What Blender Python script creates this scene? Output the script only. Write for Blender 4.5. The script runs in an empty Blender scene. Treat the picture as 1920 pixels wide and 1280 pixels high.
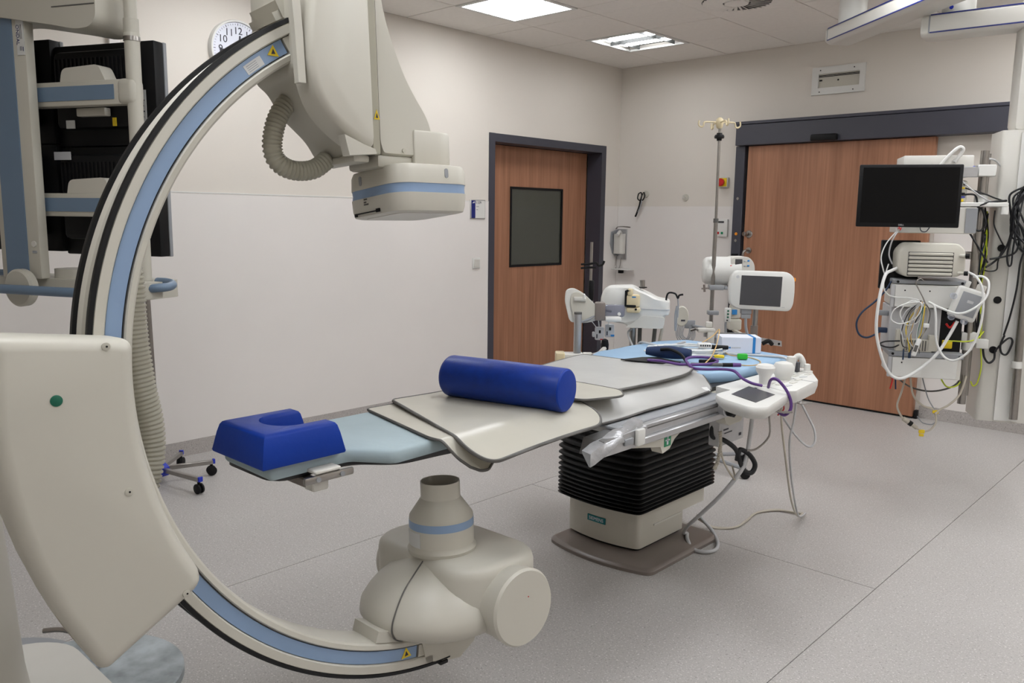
import bpy, bmesh, math, random
from mathutils import Vector, Matrix
random.seed(7)
PI = math.pi
COL = bpy.context.scene.collection
SC = bpy.context.scene

# ------------------------------------------------------------------ camera, world, exposure
def setup_camera():
    yaw, pitch, roll = math.radians(43.009), math.radians(8.535), math.radians(0.746)
    fw = Vector((-math.sin(yaw) * math.cos(pitch), math.cos(yaw) * math.cos(pitch), -math.sin(pitch)))
    rt = Vector((math.cos(yaw), math.sin(yaw), 0))
    up = rt.cross(fw)
    r2 = rt * math.cos(roll) + up * math.sin(roll)
    u2 = r2.cross(fw)
    cam = bpy.data.cameras.new('camera')
    cam.sensor_width = 36.0
    cam.lens = 1547.6 / 1920 * 36.0
    cam.clip_start = 0.05
    o = bpy.data.objects.new('camera', cam)
    m = Matrix((r2, u2, -fw)).transposed().to_4x4()
    m.translation = Vector((0, 0, 1.55))
    o.matrix_world = m
    COL.objects.link(o)
    SC.camera = o
setup_camera()
W = bpy.data.worlds.new('world')
SC.world = W
W.use_nodes = True
W.node_tree.nodes['Background'].inputs[0].default_value = (0.9, 0.95, 1.0, 1)
W.node_tree.nodes['Background'].inputs[1].default_value = 0.05
SC.view_settings.view_transform = 'Standard'
SC.view_settings.look = 'None'
SC.view_settings.gamma = 1.0
SC.view_settings.use_curve_mapping = False
SC.view_settings.exposure = 0.0
LAMP = 18.6          # radiance of the ceiling lamp diffusers

# ------------------------------------------------------------------ materials
def lin(c):
    c = c / 255.0
    return c / 12.92 if c <= 0.04045 else ((c + 0.055) / 1.055) ** 2.4
def rgb(r, g, b):
    return (lin(r), lin(g), lin(b), 1.0)
def mat(name, c, rough=0.5, metal=0.0, spec=0.5, var=0.04, scale=6.0, bump=0.0, bscale=60.0, coat=0.0, emit=0.0, alpha=None, trans=0.0):
    m = bpy.data.materials.new(name)
    m.use_nodes = True
    nt = m.node_tree
    b = nt.nodes['Principled BSDF']
    col = rgb(*c)
    b.inputs['Roughness'].default_value = rough
    b.inputs['Metallic'].default_value = metal
    b.inputs['Specular IOR Level'].default_value = spec
    b.inputs['Coat Weight'].default_value = coat
    b.inputs['Coat Roughness'].default_value = 0.15
    b.inputs['Transmission Weight'].default_value = trans
    if var > 0:
        tc = nt.nodes.new('ShaderNodeTexCoord')
        n = nt.nodes.new('ShaderNodeTexNoise')
        n.inputs['Scale'].default_value = scale
        n.inputs['Detail'].default_value = 4
        r = nt.nodes.new('ShaderNodeValToRGB')
        r.color_ramp.elements[0].position = 0.3
        r.color_ramp.elements[1].position = 0.7
        r.color_ramp.elements[0].color = tuple(x * (1 - var) for x in col[:3]) + (1,)
        r.color_ramp.elements[1].color = tuple(min(1, x * (1 + var)) for x in col[:3]) + (1,)
        nt.links.new(tc.outputs['Object'], n.inputs['Vector'])
        nt.links.new(n.outputs['Fac'], r.inputs['Fac'])
        nt.links.new(r.outputs['Color'], b.inputs['Base Color'])
        if bump > 0:
            n2 = nt.nodes.new('ShaderNodeTexNoise')
            n2.inputs['Scale'].default_value = bscale
            n2.inputs['Detail'].default_value = 3
            bp = nt.nodes.new('ShaderNodeBump')
            bp.inputs['Strength'].default_value = bump
            bp.inputs['Distance'].default_value = 0.01
            nt.links.new(tc.outputs['Object'], n2.inputs['Vector'])
            nt.links.new(n2.outputs['Fac'], bp.inputs['Height'])
            nt.links.new(bp.outputs['Normal'], b.inputs['Normal'])
    else:
        b.inputs['Base Color'].default_value = col
    if emit > 0:
        b.inputs['Emission Color'].default_value = col
        b.inputs['Emission Strength'].default_value = emit
    if alpha is not None:
        b.inputs['Alpha'].default_value = alpha
    return m

def floor_mat(name, base, dark, light, dens=0.5):
    m = bpy.data.materials.new(name)
    m.use_nodes = True
    nt = m.node_tree
    b = nt.nodes['Principled BSDF']
    b.inputs['Roughness'].default_value = 0.42
    b.inputs['Specular IOR Level'].default_value = 0.4
    tc = nt.nodes.new('ShaderNodeTexCoord')
    prev = None
    n0 = nt.nodes.new('ShaderNodeTexNoise'); n0.inputs['Scale'].default_value = 2.2; n0.inputs['Detail'].default_value = 6
    nt.links.new(tc.outputs['Object'], n0.inputs['Vector'])
    r0 = nt.nodes.new('ShaderNodeValToRGB')
    c0 = rgb(*base)
    r0.color_ramp.elements[0].color = tuple(x * .95 for x in c0[:3]) + (1,)
    r0.color_ramp.elements[1].color = tuple(x * 1.04 for x in c0[:3]) + (1,)
    nt.links.new(n0.outputs['Fac'], r0.inputs['Fac'])
    prev = r0.outputs['Color']
    for sc_, cc, lo, hi in ((150, dark, .62, .72), (95, dark, .66, .72), (130, light, .6, .72), (340, dark, .62, .75)):
        n = nt.nodes.new('ShaderNodeTexNoise'); n.inputs['Scale'].default_value = sc_; n.inputs['Detail'].default_value = 1
        mp = nt.nodes.new('ShaderNodeMapRange')
        mp.inputs['From Min'].default_value = lo; mp.inputs['From Max'].default_value = hi
        mp.inputs['To Max'].default_value = dens
        mp.clamp = True
        mx = nt.nodes.new('ShaderNodeMixRGB')
        mx.inputs[2].default_value = rgb(*cc)
        nt.links.new(tc.outputs['Object'], n.inputs['Vector'])
        nt.links.new(n.outputs['Fac'], mp.inputs['Value'])
        nt.links.new(mp.outputs['Result'], mx.inputs[0])
        nt.links.new(prev, mx.inputs[1])
        prev = mx.outputs[0]
    nt.links.new(prev, b.inputs['Base Color'])
    return m

def wood_mat(name, c1, c2, c3):
    m = bpy.data.materials.new(name)
    m.use_nodes = True
    nt = m.node_tree
    b = nt.nodes['Principled BSDF']
    b.inputs['Roughness'].default_value = 0.42
    b.inputs['Specular IOR Level'].default_value = 0.35
    tc = nt.nodes.new('ShaderNodeTexCoord')
    mp = nt.nodes.new('ShaderNodeMapping')
    mp.inputs['Scale'].default_value = (9, 9, 0.7)
    n = nt.nodes.new('ShaderNodeTexNoise'); n.inputs['Scale'].default_value = 1.0; n.inputs['Detail'].default_value = 8; n.inputs['Distortion'].default_value = .6
    mp2 = nt.nodes.new('ShaderNodeMapping')
    mp2.inputs['Scale'].default_value = (60, 60, 1.6)
    n2 = nt.nodes.new('ShaderNodeTexNoise'); n2.inputs['Scale'].default_value = 1.0; n2.inputs['Detail'].default_value = 5
    mx = nt.nodes.new('ShaderNodeMath'); mx.operation = 'MULTIPLY_ADD'; mx.inputs[1].default_value = .45
    ml = nt.nodes.new('ShaderNodeMath'); ml.operation = 'MULTIPLY'; ml.inputs[1].default_value = .55
    r = nt.nodes.new('ShaderNodeValToRGB')
    r.color_ramp.elements[0].position = .34; r.color_ramp.elements[1].position = .68
    r.color_ramp.elements[0].color = rgb(*c1); r.color_ramp.elements[1].color = rgb(*c3)
    e = r.color_ramp.elements.new(.5); e.color = rgb(*c2)
    L = nt.links.new
    L(tc.outputs['Object'], mp.inputs[0]); L(mp.outputs[0], n.inputs['Vector'])
    L(tc.outputs['Object'], mp2.inputs[0]); L(mp2.outputs[0], n2.inputs['Vector'])
    L(n.outputs['Fac'], ml.inputs[0]); L(n2.outputs['Fac'], mx.inputs[0]); L(ml.outputs[0], mx.inputs[2])
    L(mx.outputs[0], r.inputs['Fac']); L(r.outputs['Color'], b.inputs['Base Color'])
    return m

M = {}
M['wall'] = mat('warm_wall_paint', (217, 210, 201), .75, var=.015, scale=2, bump=.03, bscale=220)
M['clad'] = mat('wall_cladding_vinyl', (226, 221, 217), .5, var=.015, scale=2)
M['ceil'] = mat('ceiling_tile_white', (234, 229, 223), .85, var=.02, scale=25, bump=.08, bscale=300)
M['grid'] = mat('ceiling_grid_paint', (170, 164, 156), .6, var=.01)
M['floor'] = floor_mat('speckled_vinyl', (178, 174, 171), (120, 112, 110), (236, 232, 230), .55)
M['seam'] = mat('vinyl_weld', (150, 143, 140), .5, var=.03)
M['base'] = floor_mat('speckled_skirting', (176, 170, 166), (110, 104, 102), (210, 205, 202), .6)
M['wood'] = wood_mat('beech_laminate', (142, 98, 73), (160, 113, 87), (178, 128, 100))
M['frame'] = mat('anthracite_frame', (62, 62, 72), .45, var=.03)
M['dark'] = mat('black_plastic', (15, 15, 17), .5, var=.05, spec=.25)
M['rubber'] = mat('black_rubber', (15, 15, 17), .5, var=.08, scale=20, spec=.35)
M['gloss'] = mat('black_screen', (8, 8, 9), .3, var=.02, spec=.2)
M['screen'] = mat('dark_grey_screen', (66, 66, 70), .3, var=.02)
M['glass'] = mat('dim_window_glass', (66, 68, 60), .08, var=.02, spec=.6)
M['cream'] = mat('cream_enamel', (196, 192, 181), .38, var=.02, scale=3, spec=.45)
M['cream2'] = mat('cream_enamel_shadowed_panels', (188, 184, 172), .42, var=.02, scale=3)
M['blue'] = mat('pale_blue_enamel', (134, 158, 190), .38, var=.02)
M['bluegrey'] = mat('grey_blue_enamel', (104, 124, 146), .4, var=.02)
M['hose'] = mat('ribbed_hose_plastic', (168, 164, 148), .5, var=.04)
M['white'] = mat('white_plastic', (216, 215, 211), .4, var=.015)
M['offw'] = mat('off_white_plastic', (206, 203, 196), .4, var=.02)
M['beige'] = mat('beige_plastic', (212, 196, 160), .45, var=.03)
M['steel'] = mat('brushed_steel', (160, 156, 152), .28, 1.0, var=.06, scale=30)
M['alu'] = mat('aluminium_profile', (186, 186, 188), .36, .85, var=.05, scale=20)
M['grey'] = mat('grey_plastic', (146, 148, 152), .45, var=.03)
M['dgrey'] = mat('dark_grey_binding', (92, 90, 87), .55, var=.06)
M['lead'] = mat('grey_vinyl_sheet', (184, 183, 180), .27, var=.04, scale=5, bump=.06, bscale=6, spec=.55)
M['lead2'] = mat('yellowed_grey_vinyl', (184, 180, 168), .3, var=.05, scale=5, bump=.06, bscale=5, spec=.5)
M['tape'] = mat('silver_duct_tape', (165, 165, 167), .25, .35, var=.12, scale=25, bump=.5, bscale=25)
M['royal'] = mat('royal_blue_vinyl', (0, 50, 146), .5, var=.05, scale=8, bump=.05, bscale=60, spec=.25)
M['royal2'] = mat('worn_royal_blue_vinyl', (2, 46, 134), .42, var=.14, scale=30, bump=.06, bscale=80, spec=.35)
M['sheet'] = mat('pale_blue_sheet', (158, 174, 180), .7, var=.03, scale=9, bump=.25, bscale=14)
M['sheet2'] = mat('sky_blue_cover', (148, 178, 206), .55, var=.03, scale=9, bump=.2, bscale=12)
M['board'] = mat('dark_carbon_board', (38, 38, 40), .45, var=.05)
M['taupe'] = mat('taupe_floor_plate', (122, 112, 106), .35, var=.04)
M['worn'] = mat('worn_metal_disc', (158, 166, 170), .4, .3, var=.45, scale=9)
M['teal'] = mat('teal_plate', (0, 118, 124), .4, var=.02)
M['exit'] = mat('exit_green', (0, 128, 84), .45, var=.02)
M['green'] = mat('green_plastic', (40, 176, 40), .4, var=.02)
M['dgreen'] = mat('dark_green_plastic', (8, 96, 74), .4, var=.02)
M['red'] = mat('red_plastic', (186, 22, 20), .35, var=.03)
M['yellow'] = mat('yellow_plastic', (228, 196, 28), .45, var=.03)
M['orange'] = mat('orange_plastic', (234, 146, 26), .4, var=.03)
M['purple'] = mat('purple_rubber', (88, 52, 122), .45, var=.05)
M['navy'] = mat('navy_fabric', (16, 40, 78), .8, var=.12, scale=30)
M['sblue'] = mat('strong_blue_plastic', (16, 44, 176), .4, var=.03)
M['signblue'] = mat('sign_blue', (18, 32, 108), .4, var=.02)
M['cblue'] = mat('carton_blue', (36, 124, 190), .5, var=.02)
M['carton'] = mat('white_carton', (216, 218, 228), .6, var=.02)
M['ink'] = mat('dark_ink', (46, 46, 58), .6, var=.02)
M['inkblue'] = mat('navy_ink', (52, 54, 96), .6, var=.02)
M['ygreen'] = mat('yellow_green_wire', (186, 200, 40), .45, var=.04)
M['cgrey'] = mat('light_grey_cable', (190, 190, 192), .5, var=.03)
M['cwhite'] = mat('white_cable', (222, 222, 220), .45, var=.02)
M['cbeige'] = mat('beige_cable', (186, 178, 164), .5, var=.03)
M['ctan'] = mat('tan_wire', (204, 168, 110), .5, var=.03)
M['cblk'] = mat('black_cable', (16, 17, 22), .5, var=.05)
M['cnavy'] = mat('dark_blue_cable', (30, 50, 78), .5, var=.05)
M['clear'] = mat('clear_plastic', (200, 205, 220), .12, var=.02, alpha=.35)
M['tint'] = mat('tinted_clear_plastic', (120, 122, 140), .15, var=.02, alpha=.6)
M['paper'] = mat('paper_label', (206, 206, 204), .6, var=.03)
M['lamp'] = mat('lamp_diffuser', (246, 249, 252), .5, var=0, emit=LAMP)
M['tubel'] = mat('lamp_tube', (246, 249, 252), .5, var=0, emit=20.0)
M['refl'] = mat('lamp_reflector', (92, 93, 92), .6, .0, var=.01)

# ------------------------------------------------------------------ mesh helpers
class G:
    def __init__(s):
        s.bm = bmesh.new()
    def box(s, c, d, R=None, bev=0.0, seg=2):
        r = bmesh.ops.create_cube(s.bm, size=1.0)
        vs = r['verts']
        for v in vs:
            v.co = Vector((v.co.x * d[0], v.co.y * d[1], v.co.z * d[2]))
        if bev > 0:
            es = list({e for v in vs for e in v.link_edges})
            rr = bmesh.ops.bevel(s.bm, geom=es, offset=min(bev, min(d) * .49), segments=seg, profile=.5, affect='EDGES')
            vs = list({v for f in rr['faces'] for v in f.verts} | {v for v in vs if v.is_valid})
        c = Vector(c)
        for v in vs:
            p = (R @ v.co) if R is not None else v.co
            v.co = p + c
        return s
    def bx(s, x0, x1, y0, y1, z0, z1, bev=0.0, seg=2):
        return s.box(((x0 + x1) / 2, (y0 + y1) / 2, (z0 + z1) / 2), (abs(x1 - x0), abs(y1 - y0), abs(z1 - z0)), None, bev, seg)
    def loft(s, loops, cap0=True, cap1=True, closed=True):
        rings = [[s.bm.verts.new(Vector(p)) for p in lp] for lp in loops]
        n = len(rings[0])
        for a, b in zip(rings[:-1], rings[1:]):
            for i in range(n if closed else n - 1):
                j = (i + 1) % n
                try: s.bm.faces.new((a[i], a[j], b[j], b[i]))
                except ValueError: pass
        if cap0:
            try: s.bm.faces.new(list(reversed(rings[0])))
            except ValueError: pass
        if cap1:
            try: s.bm.faces.new(rings[-1])
            except ValueError: pass
        return s
    def lathe(s, o, ax, prof, n=32, cap=True):
        o = Vector(o); ax = Vector(ax).normalized()
        a = ax.orthogonal().normalized(); b = ax.cross(a)
        loops = [[o + ax * d + (a * math.cos(2 * PI * i / n) + b * math.sin(2 * PI * i / n)) * max(r, 1e-4) for i in range(n)] for d, r in prof]
        return s.loft(loops, cap, cap)
    def cyl(s, p0, p1, r, r1=None, n=20, bev=0.0):
        p0 = Vector(p0); p1 = Vector(p1); L = (p1 - p0).length
        r1 = r if r1 is None else r1
        if bev > 0:
            pr = [(0, r - bev), (bev * .3, r - bev * .3), (bev, r), (L - bev, r1), (L - bev * .3, r1 - bev * .3), (L, r1 - bev)]
        else:
            pr = [(0, r), (L, r1)]
        return s.lathe(p0, p1 - p0, pr, n)
    def tube(s, pts, r, n=7, sub=6, rfun=None):
        pts = [Vector(p) for p in pts]
        q = spline(pts, sub) if sub > 1 else pts
        t0 = (q[1] - q[0]).normalized()
        a = t0.orthogonal().normalized()
        loops = []
        for i, p in enumerate(q):
            t = (q[min(i + 1, len(q) - 1)] - q[max(i - 1, 0)])
            if t.length < 1e-9: t = t0
            t = t.normalized()
            a = (a - t * a.dot(t))
            a = a.normalized() if a.length > 1e-6 else t.orthogonal().normalized()
            b = t.cross(a)
            rr = rfun(i, len(q)) if rfun else r
            loops.append([p + (a * math.cos(2 * PI * k / n) + b * math.sin(2 * PI * k / n)) * rr for k in range(n)])
        return s.loft(loops)
    def prism(s, pts, vec):
        pts = [Vector(p) for p in pts]; vec = Vector(vec)
        return s.loft([pts, [p + vec for p in pts]])
    def ball(s, c, r, R=None, u=20, v=12):
        if not isinstance(r, (tuple, list)): r = (r, r, r)
        q = bmesh.ops.create_uvsphere(s.bm, u_segments=u, v_segments=v, radius=1.0)
        for w in q['verts']:
            p = Vector((w.co.x * r[0], w.co.y * r[1], w.co.z * r[2]))
            w.co = (R @ p if R is not None else p) + Vector(c)
        return s
    def xf(s, fn):
        for v in s.bm.verts: v.co = Vector(fn(v.co))
        return s

def spline(p, k):
    out = []
    n = len(p)
    for i in range(n - 1):
        a = p[max(i - 1, 0)]; b = p[i]; c = p[i + 1]; d = p[min(i + 2, n - 1)]
        for j in range(k):
            t = j / k
            out.append(0.5 * ((2 * b) + (c - a) * t + (2 * a - 5 * b + 4 * c - d) * t * t + (3 * b - 3 * c + d - a) * t ** 3))
    out.append(p[-1])
    return out

def rootloc(o):
    while o.parent: o = o.parent
    return o.location.copy()

def build(name, g, m, parent=None, loc=None, smooth=38, label=None):
    me = bpy.data.meshes.new(name)
    bm = g.bm
    bmesh.ops.recalc_face_normals(bm, faces=bm.faces[:])
    off = rootloc(parent) if parent else Vector(loc if loc is not None else (0, 0, 0))
    for v in bm.verts: v.co -= off
    bm.to_mesh(me); bm.free()
    if smooth:
        me.polygons.foreach_set('use_smooth', [True] * len(me.polygons))
        me.set_sharp_from_angle(angle=math.radians(smooth))
    me.materials.append(M[m] if isinstance(m, str) else m)
    o = bpy.data.objects.new(name, me)
    COL.objects.link(o)
    if parent: o.parent = parent
    else: o.location = off
    if label: o['label'] = label
    return o
def thing(name, label, cat, loc, group=None):
    o = bpy.data.objects.new(name, None)
    o.empty_display_size = .1
    COL.objects.link(o)
    o.location = loc
    o['label'] = label; o['category'] = cat
    if group: o['group'] = group
    bpy.context.view_layer.update()
    return o
def tag(o, label, cat, group=None):
    o['label'] = label; o['category'] = cat
    if group: o['group'] = group
    return o
def struct(o):
    o['kind'] = 'structure'
    return o
def text(name, s, size, loc, xd, yd, m, parent, ext=.0006, align='CENTER'):
    cu = bpy.data.curves.new('t', 'FONT')
    cu.body = s; cu.size = size; cu.extrude = ext; cu.align_x = align; cu.align_y = 'CENTER'
    cu.resolution_u = 3
    ob = bpy.data.objects.new('t', cu)
    me = bpy.data.meshes.new_from_object(ob)
    bpy.data.objects.remove(ob); bpy.data.curves.remove(cu)
    xd = Vector(xd).normalized(); yd = Vector(yd).normalized(); zd = xd.cross(yd)
    R = Matrix((xd, yd, zd)).transposed()
    off = rootloc(parent)
    for v in me.vertices: v.co = R @ v.co + Vector(loc) - off
    me.materials.clear(); me.materials.append(M[m]); me.name = name
    o = bpy.data.objects.new(name, me)
    COL.objects.link(o); o.parent = parent
    return o
class FR:
    """upright local frame: u to the right, v away, z up"""
    def __init__(s, x, y, deg):
        a = math.radians(deg)
        s.o = Vector((x, y, 0)); s.u = Vector((math.cos(a), math.sin(a), 0)); s.v = Vector((-math.sin(a), math.cos(a), 0))
        s.R = Matrix((s.u, s.v, Vector((0, 0, 1)))).transposed()
    def __call__(s, u, v, z):
        return s.o + s.u * u + s.v * v + Vector((0, 0, z))
    def bx(s, g, u0, u1, v0, v1, z0, z1, bev=0.0, seg=2):
        g.box(s((u0 + u1) / 2, (v0 + v1) / 2, (z0 + z1) / 2), (abs(u1 - u0), abs(v1 - v0), abs(z1 - z0)), s.R, bev, seg)
        return g
def BX(*a, **k): return G().bx(*a, **k)
def rrect(x0, x1, y0, y1, r, n=5):
    out = []
    for cx, cy, a0 in ((x1 - r, y1 - r, 0), (x0 + r, y1 - r, 90), (x0 + r, y0 + r, 180), (x1 - r, y0 + r, 270)):
        for i in range(n + 1):
            a = math.radians(a0 + 90 * i / n)
            out.append((cx + r * math.cos(a), cy + r * math.sin(a)))
    return out
def round_poly(pts, r, n=5):
    out = []
    N = len(pts)
    for i in range(N):
        p = Vector(pts[i]).to_2d(); a = Vector(pts[i - 1]).to_2d(); b = Vector(pts[(i + 1) % N]).to_2d()
        rr = r[i] if isinstance(r, (list, tuple)) else r
        da = (a - p); db = (b - p)
        rr = min(rr, da.length * .48, db.length * .48)
        A = p + da.normalized() * rr; B = p + db.normalized() * rr
        for k in range(n + 1):
            t = k / n
            q = A * (1 - t) ** 2 + p * 2 * t * (1 - t) + B * t * t
            out.append((q.x, q.y))
    return out
def densify(poly, step):
    out = []
    N = len(poly)
    for i in range(N):
        a = Vector(poly[i]); b = Vector(poly[(i + 1) % N])
        k = max(1, int((b - a).length / step))
        for j in range(k):
            q = a + (b - a) * (j / k); out.append((q.x, q.y))
    return out

# ------------------------------------------------------------------ room shell
XL, XR, YF, YB, ZC = -5.06, 1.9, -1.9, 6.99, 3.033
fl = struct(build('floor', BX(XL - .35, XR + .3, YF - .3, YB + .3, -.12, -.004), 'seam'))
for x0, x1 in ((-5.06, -3.1), (-3.1, -1.13), (-1.13, .85), (.85, 1.9)):
    ys = [YF, 3.51, YB] if x0 == -3.1 else [YF, YB]
    for a, b in zip(ys[:-1], ys[1:]):
        build('vinyl_sheet', BX(x0 + .002, x1 - .002, a + .002, b - .002, -.004, 0), 'floor', fl, smooth=0)
# left wall with the door recess
D1 = (5.105, 6.756, 2.262)
g = G(); g.bx(XL - .35, XL, YF - .3, D1[0], 0, ZC + .2); g.bx(XL - .35, XL, D1[1], YB + .3, 0, ZC + .2)
g.bx(XL - .35, XL, D1[0], D1[1], D1[2], ZC + .2)
wl = struct(build('wall_left', g, 'wall', smooth=0))
for a, b in ((YF, D1[0] - .001), (D1[1] + .001, YB - .006)):
    build('cladding_panel', BX(XL, XL + .004, a, b, .1, 1.677), 'clad', wl, smooth=0)
build('cladding_bead', BX(XL, XL + .006, YF, D1[0] - .001, 1.677, 1.684), 'white', wl, smooth=0)
wb = struct(build('wall_back', BX(XL - .35, XR + .3, YB, YB + .3, 0, ZC + .2), 'wall', smooth=0))
for a, b in ((XL + .005, -3.735), (-1.5, .2), (.203, XR)):
    build('cladding_panel', BX(a, b, YB - .004, YB, .1, 1.677), 'clad', wb, smooth=0)
build('cladding_panel', BX(-2.03, -1.503, YB - .004, YB, .1, 1.677), 'clad', wb, smooth=0)
struct(build('wall_right', BX(XR, XR + .3, YF - .3, YB + .3, 0, ZC + .2), 'wall', smooth=0))
struct(build('wall_front', BX(XL - .35, XR + .3, YF - .3, YF, 0, ZC + .2), 'wall', smooth=0))
def skirting(name, x0, x1, y0, y1):
    struct(build(name, BX(x0, x1, y0, y1, 0, .1), 'base', smooth=0))
g = G(); g.bx(XL, XL + .008, YF, D1[0] - .003, 0, .1); g.bx(XL, XL + .008, D1[1] + .003, YB, 0, .1)
struct(build('baseboard_left', g, 'base', smooth=0))
g = G(); g.bx(XL + .008, -3.74, YB - .008, YB, 0, .1); g.bx(-2.03, XR, YB - .008, YB, 0, .1)
struct(build('baseboard_back', g, 'base', smooth=0))
skirting('baseboard_right', XR - .008, XR, YF, YB - .009)
struct(build('trim_1', BX(XL, XL + .03, 2.0, 2.06, 1.69, ZC, .004), 'clad', smooth=0))

# ceiling: tiles hung in a grid
ce = struct(build('ceiling', BX(XL - .35, XR + .3, YF - .3, YB + .3, ZC + .06, ZC + .2), 'grid', smooth=0))
xs = [XL, -4.525]
while xs[-1] < XR - .7: xs.append(xs[-1] + .63)
xs.append(XR)
ys = [YB, 6.345, 5.70, 5.05, 4.83, 4.205]
while ys[-1] > YF + .7: ys.append(ys[-1] - .63)
ys.append(YF)
ys = ys[::-1]
LIGHTS = [(-4.21, 4.517), (-4.21, 6.02), (-4.21, 2.63), (-1.69, 4.517), (-1.69, 2.63), (-1.69, .74), (-1.06, 6.02), (-.43, 4.517), (-.43, 2.0), (-.43, -.52), (.83, 6.02), (.83, 4.517), (1.46, 2.0)]  # lights past the visible ones and the clock-wall one are added for brightness
def cell(x, y):
    for i in range(len(xs) - 1):
        for j in range(len(ys) - 1):
            if xs[i] <= x < xs[i + 1] and ys[j] <= y < ys[j + 1]: return i, j
lit = {cell(*p): k for k, p in enumerate(LIGHTS)}
DIFF = cell(-2.95, 5.4)
tile_cache = {}
for i in range(len(xs) - 1):
    for j in range(len(ys) - 1):
        if (i, j) in lit or (i, j) == DIFF: continue
        w = xs[i + 1] - xs[i] - .008; d = ys[j + 1] - ys[j] - .008
        key = (round(w, 3), round(d, 3))
        dz = random.choice((0, 0, 0, .001, .0015, -.001))
        cx, cy = (xs[i] + xs[i + 1]) / 2, (ys[j] + ys[j + 1]) / 2
        if key in tile_cache:
            o = tile_cache[key].copy(); COL.objects.link(o); o.location = (cx, cy, ZC + dz)
        else:
            o = build('ceiling_tile', G().box((0, 0, .008), (w, d, .016), None, .002, 1), 'ceil', ce, smooth=0)
            o.location = (cx, cy, ZC + dz); tile_cache[key] = o
g = G()
for x in xs[1:-1]: g.bx(x - .012, x + .012, YF, YB, ZC + .012, ZC + .04)
for y in ys[1:-1]: g.bx(XL, XR, y - .012, y + .012, ZC + .0125, ZC + .04)
gg = build('ceiling_grid', g, 'grid', ce, smooth=0)
gg['kind'] = 'stuff'
LBL = {0: 'very bright square recessed ceiling light over the wooden door with window, nearest one in view',
       1: 'square recessed ceiling light with two bright tubes, nearest the room corner'}
for (i, j), k in lit.items():
    x0, x1, y0, y1 = xs[i] + .006, xs[i + 1] - .006, ys[j] + .006, ys[j + 1] - .006
    cx, cy = (x0 + x1) / 2, (y0 + y1) / 2
    if k in LBL: t = thing('ceiling_light', LBL[k], 'ceiling light', (cx, cy, ZC), 'recessed ceiling lights')
    else: t = thing('ceiling_light', 'square recessed ceiling light outside the picture at the %s' % {2: 'left wall above the monitor rack', 3: 'middle over the table foot, added fill', 4: 'middle over the table head, added fill', 5: 'middle above the viewer left, added fill', 6: 'back right over the tower, added fill', 7: 'right of the table, added fill', 8: 'right above the viewer, added fill', 9: 'wall behind the viewer, added fill', 10: 'far right back wall, added fill', 11: 'far right middle, added fill', 12: 'far right near the viewer, added fill'}[k], 'ceiling light', (cx, cy, ZC), 'recessed ceiling lights')
    g = G(); w = .03
    g.bx(x0, x1, y0, y0 + w, ZC - .006, ZC + .01); g.bx(x0, x1, y1 - w, y1, ZC - .006, ZC + .01)
    g.bx(x0, x0 + w, y0 + w, y1 - w, ZC - .006, ZC + .01); g.bx(x1 - w, x1, y0 + w, y1 - w, ZC - .006, ZC + .01)
    build('frame', g, 'white', t, smooth=0)
    if k == 1:
        build('reflector', BX(x0 + .01, x1 - .01, y0 + .01, y1 - .01, ZC + .045, ZC + .052), 'refl', t, smooth=0)
        for yy in (cy - .12, cy + .12):
            build('lamp_tube', BX(x0 + w + .03, x1 - w - .03, yy - .05, yy + .05, ZC + .012, ZC + .04, .012, 2), 'tubel', t)
        build('louvre', BX(x0 + w, x1 - w, cy - .006, cy + .006, ZC + .0, ZC + .04), 'refl', t, smooth=0)
        for xx in (x0 + .13, x1 - .13):
            build('cross_blade', BX(xx - .004, xx + .004, y0 + w, y1 - w, ZC + .002, ZC + .04), 'refl', t, smooth=0)
    else:
        build('diffuser', BX(x0 + w, x1 - w, y0 + w, y1 - w, ZC + .002, ZC + .01), 'lamp', t, smooth=0)
        build('louvre', BX(x0 + w, x1 - w, cy - .006, cy + .006, ZC - .004, ZC + .002), 'white', t, smooth=0)
# swirl air diffuser
i, j = DIFF
x0, x1, y0, y1 = xs[i] + .004, xs[i + 1] - .004, ys[j] + .004, ys[j + 1] - .004
cx, cy = (x0 + x1) / 2, (y0 + y1) / 2
t = thing('air_diffuser', 'square ceiling air outlet with a ring of swirl blades at top edge', 'air vent', (cx, cy, ZC))
build('face_plate', BX(x0, x1, y0, y1, ZC - .002, ZC + .01), 'ceil', t, smooth=0)
build('dark_ring', G().lathe((cx, cy, ZC - .0025), (0, 0, -1), [(0, .235), (.0012, .235)], 48), 'dgrey', t)
build('centre_cap', G().cyl((cx, cy, ZC - .0038), (cx, cy, ZC - .016), .085, .08, 32), 'ceil', t)
for k in range(30):
    a = 2 * PI * k / 30
    R = Matrix.Rotation(a, 3, 'Z') @ Matrix.Rotation(math.radians(24), 3, 'X')
    build('swirl_blade', G().box(Vector((cx, cy, ZC - .011)) + Matrix.Rotation(a, 3, 'Z') @ Vector((.162, 0, 0)), (.135, .024, .002), R), 'ceil', t, smooth=0)

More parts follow.
